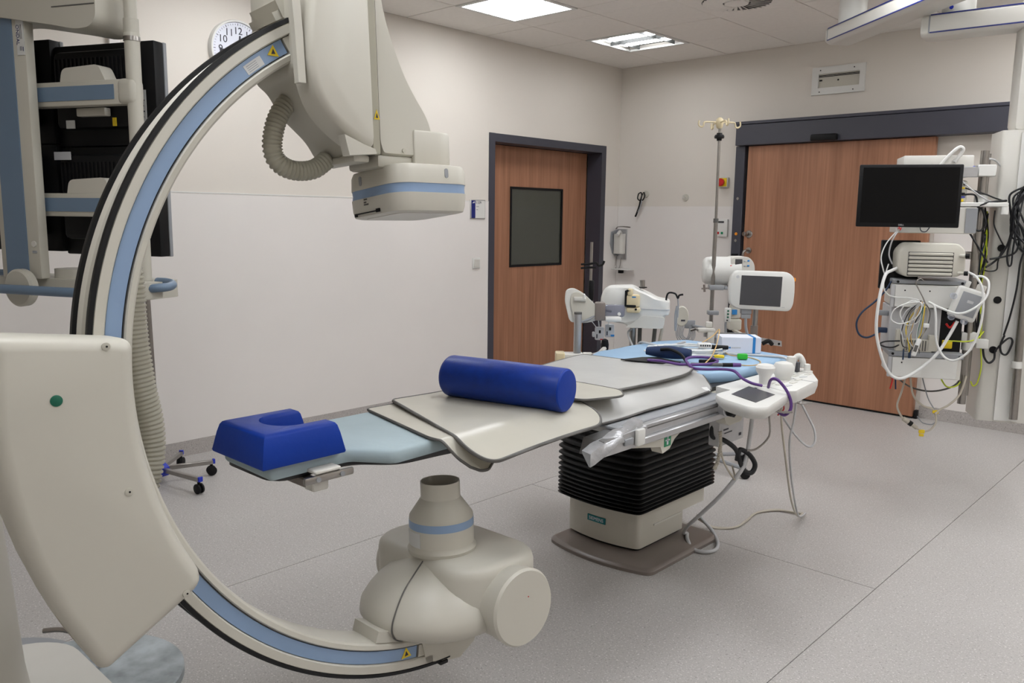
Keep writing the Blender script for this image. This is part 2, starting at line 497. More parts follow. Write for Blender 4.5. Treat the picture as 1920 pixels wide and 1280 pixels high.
# ------------------------------------------------------------------ doors
t = thing('door_1', 'brown wooden door with square window in dark frame on left wall', 'door', (-5.15, 5.93, 0))
t['kind'] = 'structure'
y0, y1, zt = D1
g = G(); w = .07
g.bx(XL - .17, XL + .008, y0 + .001, y0 + w, 0, zt); g.bx(XL - .17, XL + .008, y1 - w, y1 - .001, 0, zt); g.bx(XL - .17, XL + .008, y0 + w, y1 - w, zt - w, zt - .001)
build('frame', g, 'frame', t, smooth=0)
build('backing', BX(XL - .34, XL - .23, y0 + .005, y1 - .005, .002, zt - .005), 'dark', t, smooth=0)
wy0, wy1, wz0, wz1 = 5.565, 6.315, 1.095, 1.83
g = G(); xa, xb = XL - .225, XL - .18
g.bx(xa, xb, y0 + w + .004, wy0, .012, zt - w - .004); g.bx(xa, xb, wy1, y1 - w - .004, .012, zt - w - .004)
g.bx(xa, xb, wy0, wy1, .012, wz0); g.bx(xa, xb, wy0, wy1, wz1, zt - w - .004)
lf = build('door_leaf', g, 'wood', t, smooth=0)
g = G(); b = .022
g.bx(xb - .01, xb + .006, wy0, wy0 + b, wz0, wz1); g.bx(xb - .01, xb + .006, wy1 - b, wy1, wz0, wz1)
g.bx(xb - .01, xb + .006, wy0 + b, wy1 - b, wz0, wz0 + b); g.bx(xb - .01, xb + .006, wy0 + b, wy1 - b, wz1 - b, wz1)
build('window_frame', g, 'dark', lf, smooth=0)
build('pane', BX(xb - .012, xb - .004, wy0 + b * .5, wy1 - b * .5, wz0 + b * .5, wz1 - b * .5), 'glass', lf, smooth=0)

t = thing('door_2', 'wide brown wooden sliding door under a dark header on back wall', 'door', (-2.8, 6.92, 0))
t['kind'] = 'structure'
build('jamb', BX(-3.72, -3.63, 6.90, YB - .001, 0, 2.205, .003, 1), 'frame', t)
build('jamb_lower_cover', BX(-3.705, -3.645, 6.893, 6.9, .3, 1.25), 'dark', t, smooth=0)
build('header', BX(-3.70, -1.47, 6.845, YB - .001, 2.207, 2.385, .004, 1), 'frame', t)
build('header_cap', BX(-3.705, -1.465, 6.838, YB - .001, 2.387, 2.412, .003, 1), 'frame', t)
lf = build('door_leaf', BX(-3.6, -2.052, 6.905, 6.955, .016, 2.203, .003, 1), 'wood', t)
build('bottom_seal', BX(-3.6, -2.052, 6.91, 6.95, .003, .016), 'dark', t, smooth=0)
build('floor_guide', BX(-2.045, -2.02, 6.91, 6.955, .002, .07, .004), 'dark', t)
build('sensor_housing', BX(-3.0, -2.78, 6.80, 6.845, 2.207, 2.262, .012, 2), 'dark', t)
g = G(); g.lathe((-3.55, 6.905, 1.43), (0, -1, 0), [(0, .033), (.004, .034), (.008, .03)], 24)
lk = build('lock_rosette', g, 'steel', lf)
build('lock_knob', G().cyl((-3.565, 6.897, 1.43), (-3.575, 6.85, 1.432), .018, .02, 16, .003), 'steel', lk)
g = G(); g.tube([(-3.545, 6.905, 1.285), (-3.548, 6.86, 1.287), (-3.56, 6.838, 1.268), (-3.565, 6.835, 1.2), (-3.565, 6.835, .95), (-3.56, 6.84, .9), (-3.545, 6.905, .885)], .011, 12, 6)
hd = build('pull_handle', g, 'steel', lf)
build('handle_rosette', G().cyl((-3.545, 6.905, 1.285), (-3.545, 6.898, 1.285), .028, None, 20), 'steel', hd)
for zz, mm in ((1.745, 'steel'), (1.43, 'orange'), (1.37, 'steel')):
    build('jamb_stud', G().cyl((-3.675, 6.9, zz), (-3.675, 6.894, zz), .014, .012, 16), mm, t)

# ------------------------------------------------------------------ wall fittings
# wall clock (left wall)
cy, cz, r = 2.80, 2.575, .192
t = thing('wall_clock', 'round white wall clock with black numerals partly behind the C-shaped arm', 'clock', (XL, cy, cz))
build('case', G().lathe((XL + .001, cy, cz), (1, 0, 0), [(0, r), (.03, r), (.04, r - .004), (.04, r - .014), (.022, r - .016)], 56), 'white', t)
build('dial', G().cyl((XL + .028, cy, cz), (XL + .031, cy, cz), r - .015, None, 56), 'carton', t)
for k in range(1, 13):
    a = 2 * PI * k / 12
    text('numeral', str(k), .062, (XL + .032, cy + math.sin(a) * .122, cz + math.cos(a) * .122), (0, 1, 0), (0, 0, 1), 'ink', t)
g = G()
for k in range(60):
    a = 2 * PI * k / 60
    R = Matrix.Rotation(-a, 3, 'X')
    L = .014 if k % 5 == 0 else .009
    g.box((XL + .032, cy + math.sin(a) * .163, cz + math.cos(a) * .163), (.001, .0035 if k % 5 == 0 else .0018, L), R)
build('minute_marks', g, 'ink', t, smooth=0)
def hand(name, ang, L, w):
    R = Matrix.Rotation(-ang, 3, 'X')
    build(name, G().box(Vector((XL + .036, cy, cz)) + R @ Vector((0, 0, L / 2 - .02)), (.002, w, L), R), 'ink', t, smooth=0)
hand('hour_hand', math.radians(6), .115, .011); hand('minute_hand', math.radians(268), .15, .008)
build('pivot_cap', G().cyl((XL + .036, cy, cz), (XL + .041, cy, cz), .01, None, 14), 'ink', t)

# room sign
t = thing('room_sign', 'small white room number sign with blue side stripe beside wooden door', 'sign', (XL, 4.97, 1.61))
build('holder', BX(XL + .004, XL + .012, 4.882, 5.057, 1.535, 1.695, .002, 1), 'alu', t)
build('insert', BX(XL + .012, XL + .0135, 4.89, 5.05, 1.542, 1.688), 'white', t, smooth=0)
build('blue_stripe', BX(XL + .0135, XL + .0145, 4.89, 4.935, 1.542, 1.688), 'signblue', t, smooth=0)
build('stripe_emblem', G().prism([(XL + .0145, 4.898, 1.664), (XL + .0145, 4.928, 1.668), (XL + .0145, 4.922, 1.683), (XL + .0145, 4.91, 1.675)], (.0006, 0, 0)), 'paper', t, smooth=0)
text('room_number', '1.129', .03, (XL + .0142, 4.972, 1.67), (0, 1, 0), (0, 0, 1), 'ink', t)
for z_, w_ in ((1.638, .032), (1.612, .022)):
    build('print_line', BX(XL + .0136, XL + .0142, 4.945, 4.945 + w_, z_ - .0025, z_ + .0025), 'grey', t, smooth=0)
# light switch
t = thing('light_switch', 'white rocker light switch on the wall below the room sign', 'switch', (XL, 4.955, 1.16))
build('plate', BX(XL + .004, XL + .015, 4.912, 4.998, 1.115, 1.207, .003, 2), 'white', t)
build('rocker', G().box((XL + .017, 4.955, 1.162), (.008, .06, .066), Matrix.Rotation(.05, 3, 'Y'), .002, 1), 'offw', t)
# vent box high on back wall
t = thing('wall_vent', 'white framed rectangular recess high on back wall above sliding door', 'vent', (-2.87, YB, 2.71))
X0, X1, Z0, Z1 = -3.09, -2.65, 2.6, 2.823
g = G(); a = .055
g.bx(X0, X1, YB - .016, YB - .001, Z0, Z0 + a); g.bx(X0, X1, YB - .016, YB - .001, Z1 - a, Z1); g.bx(X0, X0 + a, YB - .016, YB - .001, Z0 + a, Z1 - a); g.bx(X1 - a * .8, X1, YB - .016, YB - .001, Z0 + a, Z1 - a)
build('frame', g, 'white', t, smooth=0)
build('back_plate', BX(X0 + a, X1 - a * .8, YB - .005, YB - .001, Z0 + a, Z1 - a), 'cream2', t, smooth=0)
for zz in (2.752, 2.742): build('slot_line', BX(X0 + a, X1 - a * .8, YB - .008, YB - .005, zz, zz + .006), 'dark', t, smooth=0)
build('latch', BX(X0 + .062, X0 + .085, YB - .01, YB - .005, 2.71, 2.722), 'dark', t, smooth=0)
for xx in (-3.02, -2.74):
    for zz in (2.622, 2.797): build('screw', G().cyl((xx, YB - .016, zz), (xx, YB - .018, zz), .005, None, 10), 'dark', t)
build('lock_screw', G().cyl((-2.87, YB - .005, 2.71), (-2.87, YB - .009, 2.71), .007, None, 10), 'dark', t)
# emergency stop
t = thing('emergency_stop', 'red round emergency switch on yellow plate beside sliding door', 'switch', (-3.865, YB, 1.895))
build('back_box', BX(-3.912, -3.815, YB - .04, YB - .001, 1.85, 1.94, .004, 1), 'offw', t)
build('yellow_plate', BX(-3.905, -3.822, YB - .044, YB - .04, 1.857, 1.933), 'yellow', t, smooth=0)
build('red_knob', G().lathe((-3.872, YB - .044, 1.895), (0, -1, 0), [(0, .02), (.008, .02), (.01, .034), (.024, .035), (.03, .028)], 28), 'red', t)
# door control panel
t = thing('door_control_panel', 'white wall control panel with a display and red and green buttons', 'switch', (-3.855, YB, 1.48))
build('panel', BX(-3.915, -3.80, YB - .03, YB - .004, 1.40, 1.56, .004, 2), 'white', t)
build('display', BX(-3.895, -3.835, YB - .032, YB - .03, 1.525, 1.543), 'screen', t, smooth=0)
build('red_button', BX(-3.903, -3.88, YB - .034, YB - .03, 1.422, 1.444, .002, 1), 'red', t)
build('green_button', BX(-3.862, -3.839, YB - .034, YB - .03, 1.422, 1.444, .002, 1), 'exit', t)
# hooks
def hookplate(t, x, z):
    build('plate', G().cyl((x, YB - .001, z), (x, YB - .012, z), .035, .032, 24), 'cream', t)
t = thing('wall_hook', 'round cream wall hook with black glasses hanging from it', 'hook', (-4.72, YB, 1.8)); hookplate(t, -4.72, 1.80)
build('peg', G().tube([(-4.72, YB - .012, 1.8), (-4.72, YB - .045, 1.795), (-4.72, YB - .05, 1.82)], .007, 8), 'cream', t)
t2 = thing('wall_hook', 'empty round cream wall hook between the glasses hook and emergency switch', 'hook', (-4.27, YB, 1.76)); hookplate(t2, -4.27, 1.76)
build('peg', G().tube([(-4.27, YB - .012, 1.76), (-4.27, YB - .045, 1.755), (-4.27, YB - .05, 1.78)], .007, 8), 'offw', t2)
t = thing('protective_glasses', 'black glasses with cord hanging folded from the wall hook', 'glasses', (-4.75, YB - .055, 1.72))
g = G()
for dx in (0, .05):
    g.tube([(-4.78 + dx, YB - .05, 1.80), (-4.745 + dx * .7, YB - .055, 1.81), (-4.735 + dx * .7, YB - .06, 1.77), (-4.755 + dx * .6, YB - .06, 1.735), (-4.785 + dx * .8, YB - .055, 1.755), (-4.78 + dx, YB - .05, 1.80)], .006, 8)
build('rims', g, 'dark', t)
build('temple', G().tube([(-4.75, YB - .055, 1.74), (-4.765, YB - .05, 1.68), (-4.80, YB - .045, 1.60), (-4.812, YB - .045, 1.575)], .009, 8), 'dark', t)
build('temple', G().tube([(-4.73, YB - .06, 1.74), (-4.745, YB - .06, 1.68), (-4.775, YB - .055, 1.62)], .006, 8), 'grey', t)
# soap dispenser on the left wall end of the back wall corner
t = thing('soap_dispenser', 'grey wall soap dispenser with long elbow lever beside door frame', 'dispenser', (-4.97, YB, 1.3))
build('back_plate', BX(-5.05, -4.93, YB - .02, YB - .004, 1.14, 1.45, .006, 2), 'alu', t)
g = G(); lp = rrect(-5.035, -4.925, YB - .11, YB - .02, .03, 4)
g.loft([[(x, y, z) for x, y in lp] for z in (1.20, 1.40)]); build('bottle', g, 'offw', t)
build('side_shield', G().prism([(-5.052, YB - .02, 1.44), (-5.052, YB - .12, 1.42), (-5.052, YB - .13, 1.30), (-5.052, YB - .09, 1.20), (-5.052, YB - .02, 1.17)], (.012, 0, 0)), 'grey', t, smooth=0)
build('elbow_lever', G().tube([(-5.04, YB - .05, 1.45), (-4.99, YB - .09, 1.47), (-4.90, YB - .14, 1.475), (-4.79, YB - .16, 1.47)], .006, 8), 'steel', t)
build('spout', G().tube([(-4.98, YB - .05, 1.41), (-4.96, YB - .1, 1.42), (-4.95, YB - .15, 1.39)], .016, 10), 'white', t)
build('wire_bracket', G().tube([(-5.05, YB - .02, 1.19), (-5.05, YB - .03, 1.06), (-5.0, YB - .03, 1.055), (-4.98, YB - .03, 1.16)], .004, 6), 'steel', t)
build('drip_tray', G().box((-4.915, YB - .09, 1.045), (.2, .13, .01), None, .004, 1), 'white', t)
build('tray_clip', BX(-5.0, -4.96, YB - .05, YB - .004, 1.0, 1.04, .003, 1), 'dark', t)

# ------------------------------------------------------------------ angiography C-arm (its own frame: s along the arc plane, t up, k towards the room)
_phi, _tl = math.radians(3.96), math.radians(3.13)
CC = Vector((-1.767, 1.595, 1.18))
E1 = Vector((math.sin(_phi), math.cos(_phi), 0))
EN = Vector((math.cos(_phi) * math.cos(_tl), -math.sin(_phi) * math.cos(_tl), math.sin(_tl)))
E2 = EN.cross(E1)
RC = Matrix((E1, E2, EN)).transposed()
def Cp(s, t, k): return CC + E1 * s + E2 * t + EN * k
def Pp(r, a, k): return Cp(r * math.cos(math.radians(a)), r * math.sin(math.radians(a)), k)
arm = thing('c_arm', 'large cream and pale blue C-shaped X-ray arm in the left foreground', 'medical scanner', (-2.3, .75, 0))
A0, A1 = 115.5, 265.5
def sweep(name, prof, a0, a1, m, parent=arm, n=90, smooth=30):
    g = G()
    g.loft([[Pp(r, a0 + (a1 - a0) * i / n, k) for r, k in prof] for i in range(n + 1)])
    return build(name, g, m, parent, smooth=smooth)
sweep('arc_body', [(.944, -.004), (.941, 0), (.921, 0), (.918, -.004), (.917, -.02), (.880, -.02), (.878, -.004), (.875, 0), (.864, -.002), (.859, -.008),
                   (.857, -.03), (.857, -.10), (.859, -.122), (.864, -.13), (.940, -.13), (.944, -.126), (.944, -.112), (.936, -.104), (.936, -.028), (.944, -.020)], A0, A1, 'cream')
sweep('blue_inlay', [(.916, -.019), (.916, -.008), (.882, -.008), (.882, -.019)], A0 + 4.5, A1 - 3.5, 'blue')
sweep('edge_belt', [(.9435, .001), (.953, -.001), (.9545, -.009), (.953, -.018), (.940, -.020)], A0, A1 + 4, 'rubber')
sweep('edge_belt', [(.940, -.112), (.953, -.114), (.9545, -.122), (.953, -.131), (.940, -.132)], A0, A1 + 4, 'rubber')
sweep('inner_gap_line', [(.8795, -.0195), (.8795, -.006), (.8765, -.0025), (.8765, -.0195)], A0, A1, 'dgrey')
# labels on the inlay
def arc_patch(name, r0, r1, a0, a1, k, m):
    g = G(); n = 4
    g.loft([[Pp(r0, a0 + (a1 - a0) * i / n, k), Pp(r1, a0 + (a1 - a0) * i / n, k), Pp(r1, a0 + (a1 - a0) * i / n, k - .0006), Pp(r0, a0 + (a1 - a0) * i / n, k - .0006)] for i in range(n + 1)])
    return build(name, g, m, arm, smooth=0)
pl = arc_patch('rating_label', .885, .908, 124.6, 128.0, -.0072, 'paper')
for q in range(4):
    g = G(); r0 = .889 + q * .0045
    g.loft([[Pp(r0, a, -.0068), Pp(r0 + .0013, a, -.0068), Pp(r0 + .0013, a, -.0072), Pp(r0, a, -.0072)] for a in (125.6, 127.6)])
    build('print_line', g, 'grey', pl, smooth=0)
def warn(cs, rr, a, k, sz):
    c = Pp(rr, a, k); n1 = E2 * math.cos(cs) - E1 * math.sin(cs); n0 = E1 * math.cos(cs) + E2 * math.sin(cs)
    g = G(); g.prism([c - n0 * sz * .58 - n1 * sz * .4, c + n0 * sz * .58 - n1 * sz * .4, c + n1 * sz * .6], EN * .0008)
    o = build('warning_triangle', g, 'yellow', arm, smooth=0)
    g = G(); g.prism([c - n0 * sz * .2 - n1 * sz * .25 + EN * .0009, c + n0 * sz * .22 - n1 * sz * .2 + EN * .0009, c + n1 * sz * .25 + EN * .0009], EN * .0005)
    build('hand_symbol', g, 'ink', o, smooth=0)
warn(math.radians(0), .9, 122.2, -.0075, .026)
warn(math.radians(0), .898, 259.6, -.0075, .03)
# end sockets of the arc
def annblock(name, r0, r1, a0, a1, k0, k1, m, n=8, bev=None):
    g = G()
    g.loft([[Pp(r0, a0 + (a1 - a0) * i / n, k0), Pp(r1, a0 + (a1 - a0) * i / n, k0), Pp(r1, a0 + (a1 - a0) * i / n, k1), Pp(r0, a0 + (a1 - a0) * i / n, k1)] for i in range(n + 1)])
    return build(name, g, m, arm, smooth=30)
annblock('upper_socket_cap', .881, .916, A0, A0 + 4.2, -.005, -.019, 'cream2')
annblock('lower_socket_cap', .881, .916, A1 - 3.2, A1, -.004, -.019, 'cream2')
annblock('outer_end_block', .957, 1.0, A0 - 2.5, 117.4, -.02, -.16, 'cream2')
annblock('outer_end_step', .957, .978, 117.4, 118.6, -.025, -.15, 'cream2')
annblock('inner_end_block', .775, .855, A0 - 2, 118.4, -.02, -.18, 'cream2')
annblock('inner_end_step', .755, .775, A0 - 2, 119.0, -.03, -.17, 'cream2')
# sliding carriage cover in front of the arc
def sector(r0, r1, a0, a1, ins, rad, kk):
    rm = (r0 + r1) / 2
    L = math.radians(a1 - a0) * rm
    w_ = r1 - r0
    q_ = [(w_ - ins, L - ins), (ins, L - ins), (ins, ins), (w_ - ins, ins)]
    pts = densify(round_poly(q_, [rad * .5, rad * 1.3, rad * .9, rad * .5], 6), .04)
    return [Pp(r0 + x, a0 + math.degrees(y / rm), kk) for x, y in pts]
g = G()
H = (.885, 1.155, 173.2, 211.0)
g.loft([sector(*H, .030, .012, .100), sector(*H, .017, .022, .098), sector(*H, .006, .033, .088), sector(*H, .0, .038, .068), sector(*H, .0, .038, .005), sector(*H, .0, .038, -.0)])
cov = build('carriage_cover', g, 'cream', arm, smooth=50)
for (s_, t_) in ((-.941, .094), (-.918, -.215), (-.814, -.469)):
    sc = build('cover_screw', G().lathe(Cp(s_, t_, .0985), EN, [(0, .0085), (.003, .0085), (.0035, .006)], 16), 'cream2', cov)
    build('screw_head', G().cyl(Cp(s_ + .001, t_, .1015), Cp(s_ + .001, t_, .1028), .0022, None, 8), 'dark', sc)
build('green_marker', G().lathe(Cp(-1.04, -.004, .0995), EN, [(0, .0115), (.002, .0115), (.003, .009)], 20), 'dgreen', cov)
# carriage behind and pedestal
annblock('cover_skirt', 1.10, 1.15, 176, 209.5, .03, -.07, 'cream')
annblock('arc_carriage', .96, 1.10, 178, 203, -.004, -.20, 'cream2')
g = G(); a = Cp(-1.08, -.12, -.2)
g.cyl(a, a - EN * .28, .15, .14, 36, .03); build('swivel_drum', g, 'cream', arm)
PC = Vector((-2.405, .43, 0))
g = G(); g.lathe(PC, (0, 0, 1), [(.02, .25), (.10, .235), (.35, .20), (.75, .175), (1.25, .19), (1.36, .16), (1.38, .10)], 44)
build('pedestal', g, 'cream', arm)
g = G(); g.loft([[Vector((x, y, z)) for x, y in rrect(-2.98, -2.26, .02, .9, .18, 8)] for z in (.03, .105)]); 
build('pedestal_foot', g, 'offw', arm)
g = G(); g.loft([[Vector((x, y, z)) for x, y in rrect(-3.25, -2.2, -.1, .96, .3, 8)] for z in (0, .025)])
build('floor_plate', g, 'grey', arm)
build('worn_disc', G().lathe((-2.74, .9, .0), (0, 0, 1), [(0, .30), (.026, .30), (.03, .295)], 56), 'worn', arm)
build('foot_lever', G().tube([(-2.99, .855, .12), (-2.94, .90, .125), (-2.84, .95, .12)], .009, 8), 'steel', arm)
build('cable_stub', G().tube([(-2.86, .96, .04), (-2.8, .98, .045), (-2.77, .95, .04), (-2.74, .88, .035)], .006, 6), 'grey', arm)
# corrugated hoses
def ribbed(name, pts, r, pitch, amp, parent, m='hose', n=18):
    q = spline([Vector(p) for p in pts], 24)
    # resample
    d = [0]
    for a, b in zip(q[:-1], q[1:]): d.append(d[-1] + (b - a).length)
    steps = int(d[-1] / (pitch / 4)); out = []; j = 0
    for i in range(steps + 1):
        x = d[-1] * i / steps
        while j < len(d) - 2 and d[j + 1] < x: j += 1
        f = (x - d[j]) / max(1e-9, d[j + 1] - d[j]); out.append(q[j].lerp(q[j + 1], f))
    g = G(); g.tube(out, r, n, 1, rfun=lambda i, N: r + amp * (1 if i % 4 in (0, 1) else -1))
    return build(name, g, m, parent, smooth=70)
ribbed('corrugated_hose', [Cp(*p) for p in ((-.36, .69, -.13), (-.393, .657, -.13), (-.415, .621, -.13), (-.427, .586, -.13), (-.432, .552, -.13), (-.424, .52, -.13), (-.398, .500, -.13), (-.360, .493, -.13), (-.312, .501, -.13), (-.27, .53, -.13))], .0245, .0105, .0018, arm)
ribbed('corrugated_hose', [Cp(*p) for p in ((-.60, .66, -.2), (-.70, .52, -.24), (-.765, .41, -.25), (-.79, .32, -.25), (-.785, .2, -.25), (-.785, .08, -.25), (-.775, -.05, -.25), (-.762, -.15, -.25), (-.768, -.24, -.25), (-.80, -.34, -.25), (-.86, -.45, -.24))], .046, .011, .0022, arm)
# upper housing
outer = round_poly([(-.235, 1.03), (-.437, 1.03), (-.437, .72), (-.402, .697), (-.367, .637), (-.29, .572), (-.262, .526), (-.235, .53)], [.02, .02, .02, .03, .06, .06, .02, .02], 4)
g = G()
def shr(poly, f, c=(-.27, .78)): return [(c[0] + (x - c[0]) * f, c[1] + (y - c[1]) * f) for x, y in poly]
g.loft([[Cp(x, y, -.21) for x, y in shr(outer, .96)], [Cp(x, y, -.19) for x, y in outer], [Cp(x, y, .0) for x, y in outer], [Cp(x, y, .02) for x, y in shr(outer, .98)]])
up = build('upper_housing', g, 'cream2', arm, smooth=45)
front = round_poly([(-.258, 1.02), (-.385, 1.02), (-.425, .82), (-.428, .715), (-.402, .632), (-.346, .578), (-.28, .54), (-.256, .535)], [.01, .02, .05, .06, .05, .04, .04, .01], 4)
g = G()
g.loft([[Cp(x, y, .0) for x, y in shr(front, 1.04)], [Cp(x, y, .03) for x, y in shr(front, 1.03)], [Cp(x, y, .062) for x, y in shr(front, 1.0)], [Cp(x, y, .074) for x, y in shr(front, .965)], [Cp(x, y, .078) for x, y in shr(front, .90)]])
build('front_shell', g, 'cream', arm, smooth=50)
g = G(); g.prism([Cp(-.462, .93, .04), Cp(-.455, .80, .04), Cp(-.452, .682, .04), Cp(-.432, .682, .04), Cp(-.434, .80, .04), Cp(-.44, .93, .04)], EN * .02); build('edge_bracket', g, 'cream', arm, smooth=0)
g = G(); g.prism([Cp(-.345, .566, .05), Cp(-.333, .515, .05), Cp(-.252, .523, .05), Cp(-.256, .535, .05), Cp(-.29, .545, .05)], EN * .032); build('lower_lip', g, 'cream', arm, smooth=0)
g = G(); g.box(Cp(-.245, .520, -.09), (.05, .02, .18), RC, .006); build('underside_plate', g, 'cream2', arm)
build('guide_rail', G().box(Cp(-.213, .78, .012), (.026, .50, .026), RC, .003, 1), 'hose', arm)
build('guide_slot', G().box(Cp(-.232, .78, -.01), (.016, .5, .04), RC), 'dgrey', arm)
c = Cp(-.210, .632, .0256)
g = G(); g.prism([c - E1 * .009 - E2 * .012, c + E1 * .009 - E2 * .012, c + E2 * .014], EN * .0008); o = build('warning_triangle', g, 'yellow', arm, smooth=0)
g = G(); g.prism([c - E1 * .004 - E2 * .008 + EN * .0009, c + E1 * .004 - E2 * .008 + EN * .0009, c + E2 * .005 + EN * .0009], EN * .0004); build('hand_symbol', g, 'ink', o, smooth=0)
# detector lift column
armp = round_poly([(-.20, 1.03), (-.19, 1.03), (-.178, .925), (-.168, .882), (-.146, .817), (-.115, .746), (-.082, .693), (-.042, .640), (-.026, .60), (-.026, .531), (-.19, .531), (-.20, .56)],
                  [.01, .01, .04, .03, .03, .03, .03, .03, .03, .005, .01, .01], 3)
g = G(); cc = (-.15, .72)
g.loft([[Cp(x, y, -.18) for x, y in shr(armp, .97, cc)], [Cp(x, y, -.16) for x, y in armp], [Cp(x, y, .012) for x, y in armp], [Cp(x, y, .022) for x, y in shr(armp, .975, cc)]])
lc = build('detector_column', g, 'cream', arm, smooth=40)
build('service_slot', G().box(Cp(-.206, .81, .0225), (.003, .09, .0015), RC), 'dgrey', lc, smooth=0)
build('column_screw', G().cyl(Cp(-.125, .545, .022), Cp(-.125, .545, .026), .006, None, 12), 'cream2', lc)
cq = round_poly([(-.092, .028), (-.092, -.15), (.06, -.15), (.06, .028)], [.004, .03, .07, .07], 7)
g = G(); g.loft([[Cp(x, t_, y) for x, y in shr(cq, f_, (-.015, -.06))] for t_, f_ in ((.498, .97), (.503, 1), (.597, 1), (.603, .97))]); build('detector_collar', g, 'cream', arm)
build('collar_gap', G().lathe(Cp(-.02, .4935, -.055), E2, [(0, .1), (.005, .1)], 44), 'dgrey', arm)
g = G(); g.box(Cp(-.14, .515, -.06), (.13, .036, .15), RC, .01); build('collar_wedge', g, 'cream2', arm)
# detector head
DC, DK, DH = -.058, -.055, .129
def dl(h, r, t): return [Cp(DC + x, t + y * .06, DK + y) for x, y in rrect(-h * 1.06, h * 1.06, -h * 1.06, h * 1.06, r, 6)]
E2D = (E2 + EN * -.06).normalized(); END = (EN + E2 * .06).normalized()
RD = Matrix((E1, E2D, END)).transposed()
g = G(); g.loft([dl(.106, .04, .373), dl(.117, .05, .376), dl(.122, .055, .392), dl(.124, .056, .424)]); build('detector_lower_case', g, 'cream', arm, smooth=50)
g = G(); g.loft([dl(.1225, .055, .424), dl(.1215, .055, .4365), dl(.1225, .055, .449)]); build('detector_blue_band', g, 'blue', arm, smooth=50)
g = G(); g.loft([dl(.124, .056, .449), dl(.123, .055, .485), dl(.118, .052, .499), dl(.10, .045, .504)]); dup_ = build('detector_upper_case', g, 'cream', arm, smooth=50)
build('detector_face', G().loft([dl(.09, .03, .3715), dl(.09, .03, .3735)]), 'offw', arm, smooth=0)
def pill(name, c, ud, vd, w, h, nd, m, parent):
    g = G(); pts = rrect(-w / 2, w / 2, -h / 2, h / 2, w * .49, 5)
    g.prism([c + ud * x + vd * y for x, y in pts], nd * .0018); return build(name, g, m, parent, smooth=0)
pill('handle_recess', Cp(DC + .035, .474 + .011, DK + .1305), E1, E2D, .012, .026, END, 'grey', dup_)
pill('handle_recess', Cp(DC - .1305, .474 - .004, DK - .045), END, E2D, .012, .026, -E1, 'grey', dup_)
g = G(); g.box(Cp(DC - .1295, .383, DK - .02), (.003, .003, .115), RD)
g.box(Cp(DC - .1295, .377, DK - .075), (.003, .009, .012), RD); g.box(Cp(DC - .1295, .387, DK + .035), (.003, .010, .018), RD); build('grid_slot', g, 'dark', arm, smooth=0)
for q, (w_, tt) in enumerate(((.016, .421), (.012, .413), (.022, .407))):
    build('print_line', G().box(Cp(DC - .1316, tt - .002, DK - .03 + w_ / 2), (.0008, .004, w_), RD), 'dgrey', arm, smooth=0)
# X-ray tube assembly
TS, TK = .03, -.07
g = G(); g.lathe(Cp(TS, -.635, TK), E2, [(0, .104), (.012, .106), (.02, .100), (.026, .098)], 44); build('tube_base_ring', g, 'cream2', arm)
col = build('collimator_barrel', G().lathe(Cp(TS, -.61, TK), E2, [(0, .098), (.055, .0985)], 44), 'cream', arm)
build('blue_ring', G().lathe(Cp(TS, -.557, TK), E2, [(0, .0992), (.024, .0992)], 44), 'blue', arm)
build('collimator_cone', G().lathe(Cp(TS, -.533, TK), E2, [(0, .0985), (.010, .097), (.063, .06)], 44), 'cream2', arm)
build('collimator_mouth', G().lathe(Cp(TS, -.471, TK), E2, [(0, .0605), (.05, .0605), (.05, .057), (.02, .055), (.019, .001)], 44, cap=False), 'cream', arm)
build('label_patch', G().loft([[Cp(TS, -.607 + tt, TK) + (E1 * math.cos(a) + EN * math.sin(a)) * rr for tt, rr in ((0, .0992), (.045, .0992), (.045, .1005), (0, .1005))] for a in [math.radians(x) for x in (168, 180, 192, 204, 216)]]), 'paper', col, smooth=60)
# tube housing: plateau block, dome, cross drum, neck
g = G()
def plate(x0, x1, k0, k1, r, t): return [Cp(x, t, y) for x, y in rrect(x0, x1, k0, k1, r, 7)]
g.loft([plate(-.07, .255, -.35, .165, .11, -.80), plate(-.07, .255, -.35, .165, .11, -.668), plate(-.066, .251, -.346, .161, .108, -.648), plate(-.055, .24, -.335, .15, .10, -.636), plate(-.04, .225, -.32, .135, .09, -.632)])
build('tube_housing_top', g, 'cream', arm, smooth=60)
DOME = ((-.852, .15), (-.84, .19), (-.822, .222), (-.797, .236), (-.77, .231), (-.742, .212), (-.715, .188), (-.687, .152), (-.645, .07))
g = G(); n = 48; loops = []
for t_, r_ in DOME:
    loops.append([Cp(.005 + r_ * 1.0 * math.cos(2 * PI * i / n), t_, -.07 + r_ * 1.02 * math.sin(2 * PI * i / n)) for i in range(n)])
g.loft(loops); build('tube_housing_dome', g, 'cream', arm, smooth=60)
ca = Cp(.095, -.757, -.40); cb = Cp(.095, -.757, .205)
build('cross_drum', G().lathe(ca, EN, [(0, .07), (.01, .1), (.03, .108), (.56, .108), (.605, .108)], 48), 'cream', arm, smooth=50)
en = build('drum_end_cap', G().lathe(cb, EN, [(-.02, .112), (.012, .114), (.02, .108), (.0205, .05)], 52), 'cream', arm)
build('red_dot', G().cyl(Cp(.11, -.727, .2253), Cp(.11, -.727, .2262), .0022, None, 10), 'red', en)
g = G(); g.prism([Cp(-.112, -.85, 0), Cp(-.097, -.932, 0), Cp(-.021, -.953, 0), Cp(.03, -.962, 0), Cp(.085, -.93, 0), Cp(.125, -.87, 0), Cp(.08, -.78, 0), Cp(-.08, -.78, 0)], EN * -.14)
build('arc_foot', g, 'cream', arm, smooth=0)
annblock('arc_pad', .825, .8575, 252, 262.5, -.004, -.126, 'cream')
